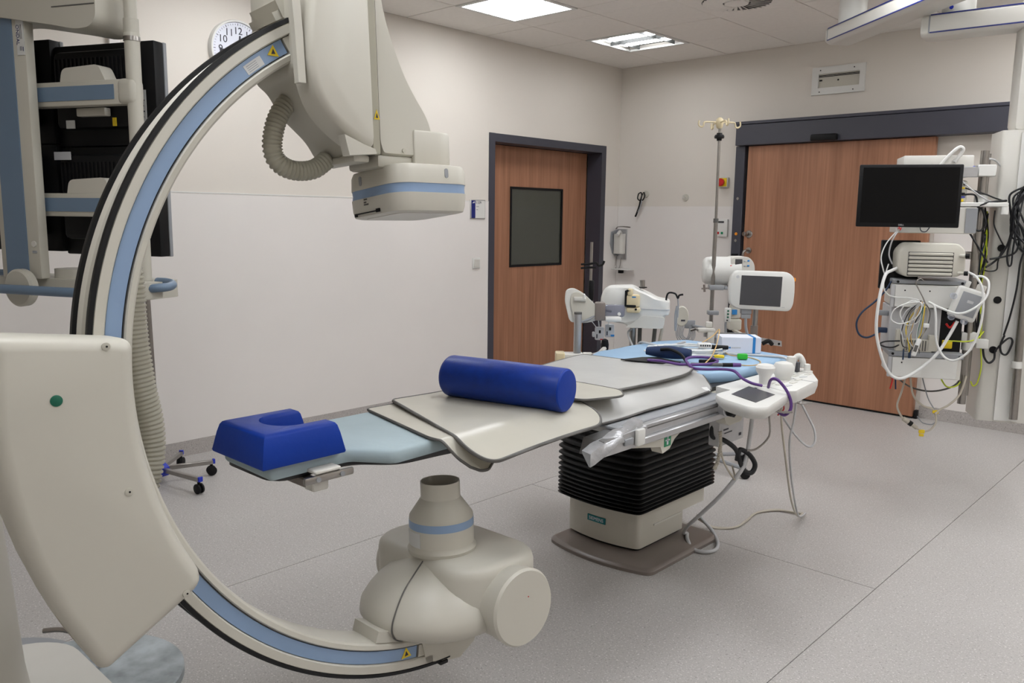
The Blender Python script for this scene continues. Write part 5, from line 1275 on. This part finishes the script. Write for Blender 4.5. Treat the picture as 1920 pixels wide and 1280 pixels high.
# hanging amplifier with grey face
o = thing('ecg_amplifier', 'white tilted amplifier box with grey face hanging at the tower right', 'medical device', tf(.33, .1, 1.14))
RA = tf.R @ Matrix.Rotation(math.radians(-16), 3, 'Y').inverted() if False else tf.R @ Matrix.Rotation(math.radians(17), 3, 'Y')
ca_ = tf(.318, .06, 1.14)
build('case', G().box(ca_, (.135, .035, .165), RA, .014, 3), 'white', o)
build('grey_face', G().box(ca_ + RA @ Vector((.006, -.0185, 0)), (.092, .004, .118), RA, .006, 2), 'grey', o)
build('face_print', G().box(ca_ + RA @ Vector((.01, -.021, .015)), (.03, .001, .014), RA), 'cgrey', o, smooth=0)
build('hanger_loop', G().box(ca_ + RA @ Vector((-.03, 0, .095)), (.022, .02, .04), RA, .006), 'white', o)
build('hanger_loop', G().box(ca_ + RA @ Vector((.035, 0, .095)), (.045, .02, .04), RA, .006), 'offw', o)
for du, dz in ((-.075, .02), (-.045, -.085), (.02, -.088)): build('clear_clip', G().lathe(ca_ + RA @ Vector((du, -.005, dz)), -tf.v, [(0, .016), (.022, .016), (.022, .013), (0, .013)], 18), 'clear', o)
# tower cables
def tc(name, pts, r, m, label, group=None, n=6): return cable(name, [tf(*p) for p in pts], r, m, label, group, n, 6)
tc('trunk_cable', [(.02, .16, 1.32), (-.04, .10, 1.30), (-.08, .05, 1.27), (-.107, 0, 1.13), (-.107, 0, .987), (-.075, .0, .861), (-.026, .02, .764), (.033, .03, .736), (.109, .04, .778), (.197, .05, .869), (.249, .06, .964), (.285, .06, 1.05)], .0085, 'cwhite', 'thick white cable hanging in a large loop around the tower drawers', n=8)
tc('white_hose', [(.316, .06, 1.302), (.345, .02, 1.281), (.374, .0, 1.215), (.383, 0, 1.093), (.368, 0, .983), (.334, 0, .899), (.276, .01, .851), (.225, .02, .87), (.188, .03, .946), (.177, .03, 1.057), (.166, .04, 1.125), (.14, .05, 1.143), (.205, .03, 1.113), (.28, .0, 1.095), (.35, -.01, 1.133), (.394, .0, 1.189), (.402, .02, 1.256), (.381, .05, 1.283), (.345, .08, 1.28)], .0062, 'cwhite', 'white hose winding around the hanging amplifier box')
tc('white_coil', [(.127, .07, 1.135), (.056, .05, 1.138), (-.018, .05, 1.101), (-.031, .05, 1.045), (.014, .05, 1.024), (.076, .05, 1.05), (.105, .05, 1.093), (.107, .055, 1.134), (.068, .06, 1.147), (.032, .06, 1.126), (.01, .06, 1.075), (.04, .06, 1.02), (.09, .06, 1.028), (.117, .06, 1.065), (.125, .065, 1.12)], .0032, 'cwhite', 'thin white tube coiled in two rings in front of the grey box')
g = G(); rnd = random.Random(11)
names = []
for q in range(13):
    j = lambda a: rnd.uniform(-a, a)
    u0 = .05 + .008 * q
    names.append([(.121 + j(.012), .07 + j(.01), 1.138 + j(.01)), (.085 + (q - 5) * .009 + j(.008), .06 + j(.015), 1.09 + j(.012)), (.062 + (q - 4) * .009 + j(.012), .055 + j(.02), 1.0 + j(.02)), (.06 + (q - 4) * .007 + j(.012), .06 + j(.02), .93 + j(.02)), (.075 + (q - 4) * .006 + j(.01), .06 + j(.02), .885 + j(.02))])
cols = ['cgrey', 'cblk', 'dgrey', 'yellow', 'cbeige', 'cgrey', 'ctan', 'cblk', 'dgreen', 'cgrey', 'yellow', 'cbeige', 'dgrey']
PLACE = {0: 'leftmost ', 5: 'middle ', 9: 'rightmost ', 3: 'left ', 10: 'right ', 4: 'left ', 11: 'right ', 1: 'left ', 7: 'right ', 2: 'left ', 12: 'right '}
cn_ = {'cgrey': 'light grey', 'cblk': 'black', 'dgrey': 'dark grey', 'yellow': 'yellow', 'cbeige': 'beige', 'ctan': 'tan', 'dgreen': 'green'}
for q, pts in enumerate(names):
    tc('hanging_lead', pts, .0026, cols[q], PLACE.get(q, '') + cn_[cols[q]] + ' lead in the bundle hung on the wire hook', 'bundle of patient leads', 5)
g = G(); g.tube([tf(*p) for p in ((.118, .10, 1.25), (.10, .09, 1.262), (.083, .085, 1.252), (.08, .085, 1.232), (.109, .07, 1.175), (.128, .065, 1.135), (.125, .05, 1.125))], .003, 6); tag(build('wire_hook', g, 'steel', None, tf(.1, .09, 1.2)), 'bent wire hook holding the bundle of leads on the tower', 'hook')
o = thing('lead_plug', 'white oblong plug hanging at the bottom of the lead bundle', 'plug', tf(.1, .04, .9))
RB = tf.R @ Matrix.Rotation(math.radians(14), 3, 'Y')
build('body', G().box(tf(.098, .04, .905), (.024, .018, .095), RB, .006), 'cwhite', o); build('dark_label', G().box(tf(.094, .03, .90), (.016, .002, .035), RB), 'dgrey', o, smooth=0)
o = tag(build('lead_clip', G().box(tf(.135, .035, 1.022), (.028, .014, .022), tf.R, .004), 'cwhite', None, tf(.135, .035, 1.02)), 'small white clip on the lead bundle', 'clip')
for q, u_ in enumerate((.045, .075)):
    g = G(); g.cyl(tf(u_, .08, .885), tf(u_, .075, .83 + q * .01), .004 + q * .003, None, 10); tag(build('dangling_plug', g, 'cnavy', None, tf(u_, .08, .84)), ('thin dark plug' if q == 0 else 'thicker dark plug') + ' dangling over the lower rail below the leads', 'plug')
tc('blue_cable', [(-.02, .22, 1.235), (-.05, .2, 1.183), (-.099, .19, 1.123), (-.162, .18, 1.062), (-.185, .18, 1.002), (-.168, .18, .943), (-.125, .19, .925), (-.073, .21, .948), (-.055, .23, .965)], .0055, 'cnavy', 'dark blue cable in a free loop in front of the sliding door')
tc('black_lead', [(.04, .13, .91), (.0, .11, .89), (-.042, .1, .891), (-.07, .1, .904), (-.044, .1, .92), (.03, .12, .924)], .004, 'cblk', 'small black cable loop sticking out left of the lower rail')
tc('white_lead', [(.10, .09, 1.149), (.042, .1, 1.158), (-.01, .1, 1.159), (-.05, .1, 1.171), (-.073, .1, 1.205), (-.07, .12, 1.261), (-.05, .16, 1.33)], .0035, 'cwhite', 'thin white lead running up the left tower edge')
tc('white_lead', [(-.02, .2, 1.5), (-.07, .15, 1.44), (-.095, .12, 1.37), (-.085, .1, 1.31), (-.065, .12, 1.26)], .0035, 'cwhite', 'thin white lead dropping from the monitor corner past the black panel')
tc('grey_lead', [(-.01, .22, 1.5), (-.04, .18, 1.45), (-.05, .17, 1.38), (-.03, .17, 1.33)], .004, 'cgrey', 'grey lead curving beside the black panel into the ribbed monitor')
UN = [([(.10, .25, .73), (.081, .25, .621), (.065, .25, .544), (.091, .25, .486), (.12, .25, .458), (.149, .25, .439)], .006, 'cbeige', 'beige cable with inline plug hanging lowest below the tower'),
      ([(.116, .25, .73), (.141, .25, .611), (.194, .25, .554), (.249, .25, .535), (.267, .25, .47), (.244, .25, .423), (.205, .25, .41), (.17, .25, .428)], .006, 'cbeige', 'beige cable looping to the yellow tag below the tower'),
      ([(.177, .27, .73), (.217, .26, .601), (.254, .25, .535), (.269, .25, .485), (.25, .25, .453), (.201, .25, .458), (.172, .25, .492)], .0035, 'grey', 'thin grey cable knotted under the tower drawer'),
      ([(.40, .27, .73), (.373, .26, .627), (.325, .25, .57), (.28, .25, .537), (.256, .24, .514)], .0065, 'cbeige', 'beige cable sweeping from the steel pole to the knot under the tower'),
      ([(.02, .3, .73), (.113, .3, .655), (.197, .3, .629), (.277, .3, .634), (.354, .3, .67), (.405, .33, .739), (.42, .34, .80)], .005, 'dgrey', 'dark grey cable sagging under the lowest drawer')]
for pts, r_, m_, l_ in UN: tc('hanging_cable', pts, r_, m_, l_)
o = thing('inline_plug', 'grey inline cable plug with black middle below the tower', 'plug', tf(.16, .25, .43))
build('body', G().cyl(tf(.10, .25, .475), tf(.175, .25, .425), .013, .011, 14, .003), 'cbeige', o); build('black_ring', G().cyl(tf(.13, .25, .455), tf(.147, .25, .4436), .0145, None, 14), 'dark', o)
g = G(); tf.bx(g, .185, .215, .242, .258, .398, .418, .003); tf.bx(g, .188, .212, .244, .256, .38, .395, .003); tag(build('yellow_tag', g, 'yellow', None, tf(.2, .25, .38)), 'yellow cable tag at the lowest cable loop under the tower', 'tag')
g = G(); tf.bx(g, .245, .275, .242, .256, .515, .533, .003); tag(build('yellow_tag', g, 'yellow', None, tf(.26, .25, .52)), 'yellow cable tag at the cable knot under the tower', 'tag')
for q, u_ in enumerate((.012, .028)):
    g = G(); g.tube([tf(u_, .15, .73), tf(u_ + .002, .15, .70), tf(u_ + (.006 if q else -.006), .15, .655)], .0045, 6, 3); tag(build('crocodile_clip', g, 'red' if q == 0 else 'navy', None, tf(u_, .15, .66)), ('red' if q == 0 else 'dark') + ' test clip hanging under the lowest drawer left corner', 'clip')
BK = [([(.308, .28, 1.622), (.363, .25, 1.637), (.424, .25, 1.66), (.524, .33, 1.672)], .006, 'thick black cable crossing the white middle shelf'),
      ([(.295, .27, 1.70), (.353, .26, 1.70), (.37, .26, 1.66), (.372, .27, 1.64)], .005, 'black cable dropping from the cream module to the shelf'),
      ([(.31, .27, 1.735), (.40, .26, 1.705), (.46, .3, 1.685), (.52, .36, 1.672)], .004, 'black cable from the cream module to the column'),
      ([(.30, .3, 1.569), (.349, .28, 1.504), (.393, .27, 1.434), (.438, .28, 1.365), (.465, .34, 1.345)], .0055, 'black cable slanting behind the steel pole down to the socket'),
      ([(.385, .26, 1.635), (.367, .26, 1.561), (.376, .26, 1.519), (.402, .26, 1.515), (.420, .26, 1.548), (.408, .26, 1.60), (.392, .26, 1.635)], .0055, 'black cable loop hanging under the shelf before the steel pole'),
      ([(.60, .34, 1.742), (.547, .36, 1.705), (.553, .36, 1.635), (.569, .36, 1.55), (.564, .36, 1.464), (.537, .36, 1.392), (.502, .36, 1.347), (.46, .34, 1.318)], .0055, 'black cable in the tangle beside the column, reaching lowest left'),
      ([(.61, .34, 1.733), (.561, .35, 1.686), (.584, .35, 1.578), (.607, .35, 1.493), (.60, .35, 1.407), (.551, .35, 1.378), (.475, .34, 1.362)], .005, 'black cable of the tangle swinging across the column face'),
      ([(.58, .34, 1.705), (.564, .345, 1.606), (.584, .345, 1.493), (.582, .345, 1.407), (.581, .345, 1.335), (.566, .345, 1.335), (.558, .345, 1.40), (.576, .345, 1.521)], .005, 'black cable hanging in a narrow loop at the column'),
      ([(.62, .33, 1.747), (.581, .33, 1.663), (.609, .33, 1.579), (.635, .33, 1.522), (.63, .33, 1.408), (.619, .33, 1.336), (.618, .34, 1.206), (.606, .36, 1.06), (.59, .38, .95)], .0055, 'long black cable falling down the column to the lower socket'),
      ([(.487, .38, 1.62), (.484, .36, 1.548), (.516, .36, 1.478), (.545, .39, 1.44)], .004, 'black cable from the shelf end to the upper socket'),
      ([(.542, .39, 1.41), (.523, .37, 1.349), (.521, .37, 1.306), (.49, .37, 1.295), (.46, .36, 1.30)], .004, 'black cable from the upper socket curling to the pole'),
      ([(.556, .39, .86), (.554, .38, .814), (.525, .36, .795), (.501, .36, .823), (.49, .36, .87)], .006, 'black power cable from the lowest socket to the pole'),
      ([(.56, .39, .862), (.588, .37, .912), (.617, .37, .937), (.632, .37, .914), (.612, .37, .848), (.585, .37, .852), (.576, .37, .896), (.591, .37, .95)], .0055, 'black knotted cable right of the lowest socket')]
for pts, r_, l_ in BK: tc('black_cable', pts, r_, 'cblk', l_, 'black cables on the tower')
rnd = random.Random(5)
for q in range(9):
    j = lambda a: rnd.uniform(-a, a)
    tc('black_cable', [(.63 + j(.02), .33 + j(.02), 1.75 + j(.03)), (.595 + j(.02), .335 + j(.02), 1.70 + j(.02)), (.575 + j(.02), .33 + j(.02), 1.60 + j(.03)), (.60 + j(.03), .33 + j(.02), 1.50 + j(.03)), (.64 + j(.03), .32 + j(.02), 1.44 + j(.04)), (.70, .32 + j(.02), 1.42 + j(.08))], .0045, 'cblk', 'black cable in the dense tangle at the right picture edge', 'black cables of the edge tangle', 5)
for q in range(8):
    j = lambda a: rnd.uniform(-a, a)
    tc('column_cable', [(.43 + j(.02), .36 + j(.02), 1.62 + j(.02)), (.445 + j(.02), .37, 1.5 + j(.03)), (.45 + j(.025), .37, 1.36 + j(.03)), (.44 + j(.02), .37, 1.2 + j(.03)), (.455 + j(.02), .37, 1.0 + j(.03)), (.465 + j(.015), .37, .88 + j(.02))], .004, ('cblk', 'ygreen', 'cblk', 'cnavy', 'cblk', 'dgrey', 'ygreen', 'cblk')[q],
       {1: 'upper yellow-green', 6: 'second yellow-green', 3: 'dark blue', 5: 'dark grey'}.get(q, 'black') + ' cable running down behind the steel pole', 'cables behind the steel pole', 5)
tc('yellow_green_cable', [(.25, .17, .925), (.292, .15, .933), (.358, .17, .931), (.42, .22, .941), (.47, .3, .973)], .004, 'ygreen', 'yellow-green earth wire crossing before the steel pole')
tc('yellow_green_cable', [(.40, .33, .72), (.36, .27, .675), (.31, .26, .665), (.28, .26, .70), (.27, .27, .735)], .004, 'ygreen', 'yellow-green earth wire sagging under the lowest drawer')
tc('yellow_green_cable', [(.47, .34, .90), (.485, .34, .78), (.475, .34, .69), (.455, .34, .665), (.44, .34, .69)], .004, 'ygreen', 'yellow-green earth wire hanging right of the short steel pole')
tc('grey_cable', [(.40, .31, 1.89), (.45, .34, 1.885), (.50, .42, 1.86)], .005, 'cgrey', 'grey cable from the steel pole top to the column')
tc('grey_cable', [(.24, .26, 1.82), (.32, .25, 1.74), (.40, .25, 1.68), (.45, .3, 1.665)], .004, 'cgrey', 'light grey cable slanting down from the top shelf past the steel pole')

# ceiling pendants (arms) at top right
zp = 2.75
def pend(name, label, a, b, w, z0, z1, dot, dm):
    a = Vector(a); b = Vector(b); d_ = (b - a); L = d_.length; ang = math.degrees(math.atan2(d_.y, d_.x))
    fr = FR(a.x, a.y, ang)
    t = thing(name, label, 'ceiling arm', (a.x, a.y, z1))
    sec = round_poly([(-w, z0 + .02), (-w * .7, z0), (w * .7, z0), (w, z0 + .02), (w, z1 - .01), (w * .9, z1), (-w * .9, z1), (-w, z1 - .01)], .012, 3)
    g = G(); loops = []
    for u_, s_ in ((0, .86), (.012, .95), (.04, 1), (L, 1)):
        loops.append([fr(u_, y * s_, (z0 + z1) / 2 + (z - (z0 + z1) / 2) * s_) for y, z in sec])
    g.loft(loops); build('arm_cover', g, 'offw', t, smooth=45)
    for zz in (z0 + .022, z1 - .004):
        for y in (-w - .0012, w - .0005):
            g = G(); fr.bx(g, .05, L, y, y + .0017, zz - .0035, zz + .0035); build('blue_line', g, 'signblue', t, smooth=0)
    g = G(); fr.bx(g, .042, .05, -w - .001, w + .001, z0 + .02, z1 - .004); build('end_seam', g, 'grey', t, smooth=0)
    c = fr(.17, 0, z1); g = G(); g.cyl(c, c + Vector((0, 0, ZC - z1 - .01)), .085, None, 36, .004); jt = build('joint', g, 'white', t)
    dd = (Vector((0, 0, 0)) - c); dd.z = 0; dd.normalize(); dd = Matrix.Rotation(dot, 3, 'Z') @ dd
    build('marker_dot', G().cyl(c + dd * .084 + Vector((0, 0, .028)), c + dd * .0865 + Vector((0, 0, .028)), .011, None, 18), dm, jt)
    return t
pend('pendant_arm', 'long white ceiling arm with blue line and green dot, upper left of the two', (-2.33, 5.62, 0), (-1.05, 4.55, 0), .10, 2.70, 2.80, .35, 'dgreen')
pend('pendant_arm', 'white ceiling arm with blue dot at the right edge, carrying the equipment tower', (-1.66, 5.20, 0), (-.55, 5.30, 0), .10, 2.58, 2.70, -.45, 'sblue')

# ------------------------------------------------------------------ monitor rack at the left
rf = FR(-3.297, 1.181, 24)
rk = thing('monitor_rack', 'ceiling-hung cream monitor rack with blue grey panels at the left edge', 'equipment rack', rf(0, 0, 1.2))
g = G(); rf.bx(g, -.33, -.135, -.08, -.04, 1.30, 2.25, .006)
o = build('main_post', g, 'cream2', rk)
g = G(); rf.bx(g, -.30, -.192, -.084, -.079, 1.305, 2.235); build('blue_facing', g, 'bluegrey', o, smooth=0)
g = G(); rf.bx(g, -.172, -.138, -.0825, -.0795, 2.105, 2.225); lb = build('post_label', g, 'paper', o, smooth=0)
text('maker_lettering', 'ONDAL', .02, rf(-.165, -.0829, 2.175), (0, 0, -1), rf.u, 'inkblue', lb)
for q in range(2):
    g = G(); rf.bx(g, -.154 + q * .006, -.1525 + q * .006, -.0832, -.0825, 2.16, 2.21); build('print_line', g, 'ink', lb, smooth=0)
g = G(); rf.bx(g, -.158, -.148, -.0832, -.0825, 2.12, 2.135); build('bin_symbol', g, 'grey', lb, smooth=0)
g = G(); rf.bx(g, -.144, -.141, -.0832, -.0825, 2.118, 2.133); build('blue_mark', g, 'inkblue', lb, smooth=0)
build('round_plug', G().cyl(rf(-.16, -.08, 1.43), rf(-.16, -.084, 1.43), .011, None, 20), 'offw', o)
g = G(); rf.bx(g, -.17, -.148, -.083, -.08, 1.395, 1.405, .002, 1); build('switch_slot', g, 'grey', o)
armq = round_poly([(-.9, 2.19), (-.25, 2.24), (.02, 2.195), (.12, 2.175), (.185, 2.18), (.212, 2.21), (.215, 2.30), (.15, 2.32), (-.9, 2.32)], [.01, .05, .03, .03, .03, .03, .03, .03, .01], 4)
g = G(); g.loft([[rf(x, v_, z) for x, z in armq] for v_ in (-.10, .09)]); build('support_arm', g, 'cream2', rk, smooth=50)
g = G(); rf.bx(g, .02, .21, -.1015, -.10, 2.252, 2.256); build('arm_seam', g, 'dgrey', rk, smooth=0)
g = G(); g.cyl(rf(-.5, 0, 2.32), rf(-.5, 0, ZC - .005), .09, None, 28); build('ceiling_tube', g, 'cream2', rk)
build('rear_post', G().cyl(rf(.27, .0, 1.26), rf(.27, 0, 2.22), .026, None, 24), 'cream2', rk)
build('rear_post_upper', G().lathe(rf(.27, 0, 2.15), (0, 0, 1), [(0, .0275), (.02, .0275), (.03, .022), (.87, .022)], 24), 'cream2', rk)
build('post_ring', G().cyl(rf(.27, 0, 2.145), rf(.27, 0, 2.16), .0285, None, 24), 'steel', rk)
for (z0, z1, nm) in ((1.93, 2.016, 0), (1.533, 1.618, 1)):
    g = G(); rf.bx(g, -.2, .275, -.025, .025, z0, z1, .004); sh = build('cross_beam', g, 'cream2', rk)
    g = G(); rf.bx(g, -.185, .202, -.0275, -.024, z0 + .018, z1 - .017); build('beam_panel', g, 'bluegrey', sh, smooth=0)
    g = G(); rf.bx(g, .215, .292, -.032, .03, z0 - .003, z1 + .003, .02, 3); build('beam_clamp', g, 'cream2', sh)
    g = G(); hp_ = round_poly([(-.06, z1), (-.05, z1 + .05), (.12, z1 + .058), (.15, z1)], [.0, .03, .02, 0.0], 5); g.loft([[rf(x, v_, z) for x, z in hp_] for v_ in (-.01, .05)]); build('beam_hump', g, 'cream', sh, smooth=50)
g = G(); rf.bx(g, -.035, .10, .03, .06, 1.90, 1.93, .004); build('cable_clip', g, 'cream', rk)
# base tray, round caps and blue bumper rails
g = G(); g.loft([[rf(x, y, z) for x, y in rrect(-.42, .30, -.05, .16, .04, 4)] for z in (1.235, 1.30)]); build('base_tray', g, 'cream2', rk, smooth=40)
g = G(); g.lathe(rf(-.20, -.10, 1.268), -rf.v, [(0, .07), (.025, .07), (.032, .062)], 36); build('round_cap', g, 'cream2', rk)
g = G(); g.loft([[rf(x, y, z) for x, y in rrect(-.17, .0, -.02, .10, .05, 5)] for z in (1.30, 1.335)]); build('base_hump', g, 'cream', rk, smooth=50)
g = G(); g.tube([rf(-.9, -.165, 1.268), rf(.05, -.165, 1.266), rf(.36, -.15, 1.268)], .0175, 12, 3); build('bumper_rail', g, 'bluegrey', rk)
g = G(); g.tube([rf(-.9, .08, 1.302), rf(-.45, .08, 1.302)], .014, 12, 1); build('bumper_rail', g, 'bluegrey', rk)
g = G(); g.tube([rf(.37, -.09, 1.285), rf(.40, -.08, 1.288), rf(.415, -.045, 1.29), rf(.40, -.005, 1.295), rf(.36, .015, 1.30), rf(.31, .02, 1.30)], .0155, 12); build('bumper_loop', g, 'bluegrey', rk)
g = G(); g.loft([[rf(x, y, z) for x, y in rrect(.265, .385, -.12, -.02, .03, 4)] for z in (1.25, 1.305)]); ht = build('rail_end_block', g, 'cream2', rk, smooth=40)
for u_ in (.305, .328, .35): build('block_screw', G().cyl(rf(u_, -.12, 1.275), rf(u_, -.123, 1.275), .006 if u_ != .328 else .003, None, 10), 'grey', ht)
def backmon(label, u0, u1, z0, z1, side, v=.12):
    t = thing('rear_monitor', label, 'monitor', rf((u0 + u1) / 2, v + .1, z0), 'monitors on the left rack')
    g = G(); rf.bx(g, u0, u1, v, v + .05, z0, z1, .006); build('housing', g, 'dark', t)
    g = G(); rf.bx(g, u0 - .001, u1 + .001, v + .05, v + .066, z0 - .001, z1 + .001, .003); build('silver_rim', g, 'grey', t)
    g = G(); rf.bx(g, u0 + .012, u1 - .012, v + .066, v + .068, z0 + .015, z1 - .015); build('screen', g, 'gloss', t, smooth=0)
    um = (u0 + u1) / 2
    g = G(); rf.bx(g, u0 + .04, u1 - .06, v - .05, v, z0 + .06, z1 - .03, .02); bk = build('rear_bulge', g, 'dark', t)
    n = 18
    for q in range(n):
        uu = u0 + .06 + (u1 - u0 - .14) * q / (n - 1)
        g = G(); rf.bx(g, uu - .004, uu + .003, v - .056, v - .049, z1 - .17, z1 - .06); build('vent_rib', g, 'rubber', bk, smooth=0)
    if side:
        g = G(); rf.bx(g, u1 - .085, u1 - .045, v - .003, v, z0 + .07, z0 + .20); l_ = build('type_label', g, 'paper', t, smooth=0)
        for q in range(5):
            g = G(); rf.bx(g, u1 - .08, u1 - .055 + .004 * (q % 2), v - .0038, v - .003, z0 + .18 - q * .02, z0 + .185 - q * .02); build('print_line', g, 'ink', l_, smooth=0)
backmon('black monitor seen from behind, upper right one on the left rack', -.22, .255, 1.80, 2.175, True)
backmon('black monitor seen from behind, lower right one on the left rack', -.22, .243, 1.385, 1.797, True)
backmon('black monitor seen from behind, upper left one on the left rack', -.70, -.22, 1.81, 2.20, False, .10)
backmon('black monitor seen from behind, lower left one on the left rack', -.70, -.22, 1.395, 1.806, False, .10)
for (u_, z_, w_, h_, mm, lab) in ((-.09, 1.875, .04, .03, 'paper', 'small white paper tag hanging between the rack monitors, higher one'), (-.14, 1.76, .08, .03, 'cgrey', 'small grey paper tag on the rack monitors, lower one'), (.12, 1.88, .016, .03, 'yellow', 'yellow tag hanging below the upper rack beam')):
    g = G(); rf.bx(g, u_ - w_ / 2, u_ + w_ / 2, .052, .056, z_ - h_ / 2, z_ + h_ / 2); tag(build('cable_tag', g, mm, None, rf(u_, .05, z_), smooth=0), lab, 'tag')

# rolling stand behind the C-arm
st = thing('rolling_stand', 'steel rolling stand with blue hub and black casters by the left wall', 'stand', (-4.645, 2.0, 0))
hub = Vector((-4.645, 1.995, .075))
build('pole', G().cyl((-4.645, 1.995, .06), (-4.665, 1.97, 1.95), .0135, None, 14), 'steel', st)
g = G(); g.lathe(hub - Vector((0, 0, .03)), (0, 0, 1), [(0, .05), (.02, .062), (.05, .055), (.075, .03)], 6); build('blue_hub', g, 'sblue', st, smooth=0)
for q, (ex, ey) in enumerate(((-4.30, 2.06), (-4.565, 2.27), (-4.86, 2.22), (-4.87, 1.80), (-4.50, 1.68))):
    e = Vector((ex, ey, .082)); d_ = (e - hub).normalized()
    ang = math.atan2(d_.y, d_.x)
    R = Matrix.Rotation(ang, 3, 'Z')
    lg = build('leg', G().box((hub + e) / 2 + Vector((0, 0, .003)), ((e - hub).length + .02, .024, .024), R, .002, 1), 'steel', st)
    build('leg_cap', G().box(e + d_ * .014 + Vector((0, 0, .003)), (.014, .026, .028), R, .002, 1), 'sblue', lg)
    g = G(); side = Vector((-d_.y, d_.x, 0))
    for s_ in (-1, 1): g.cyl(e + side * s_ * .006 - Vector((0, 0, .052)), e + side * s_ * .018 - Vector((0, 0, .052)), .029, None, 18, .003)
    g.cyl(e - Vector((0, 0, .03)), e, .009, None, 10)
    build('caster', g, 'dark', lg)
    if q == 0: build('brake_tab', G().box(e - d_ * .03 - Vector((0, 0, .06)), (.022, .018, .008), R, .002, 1), 'ygreen', lg)
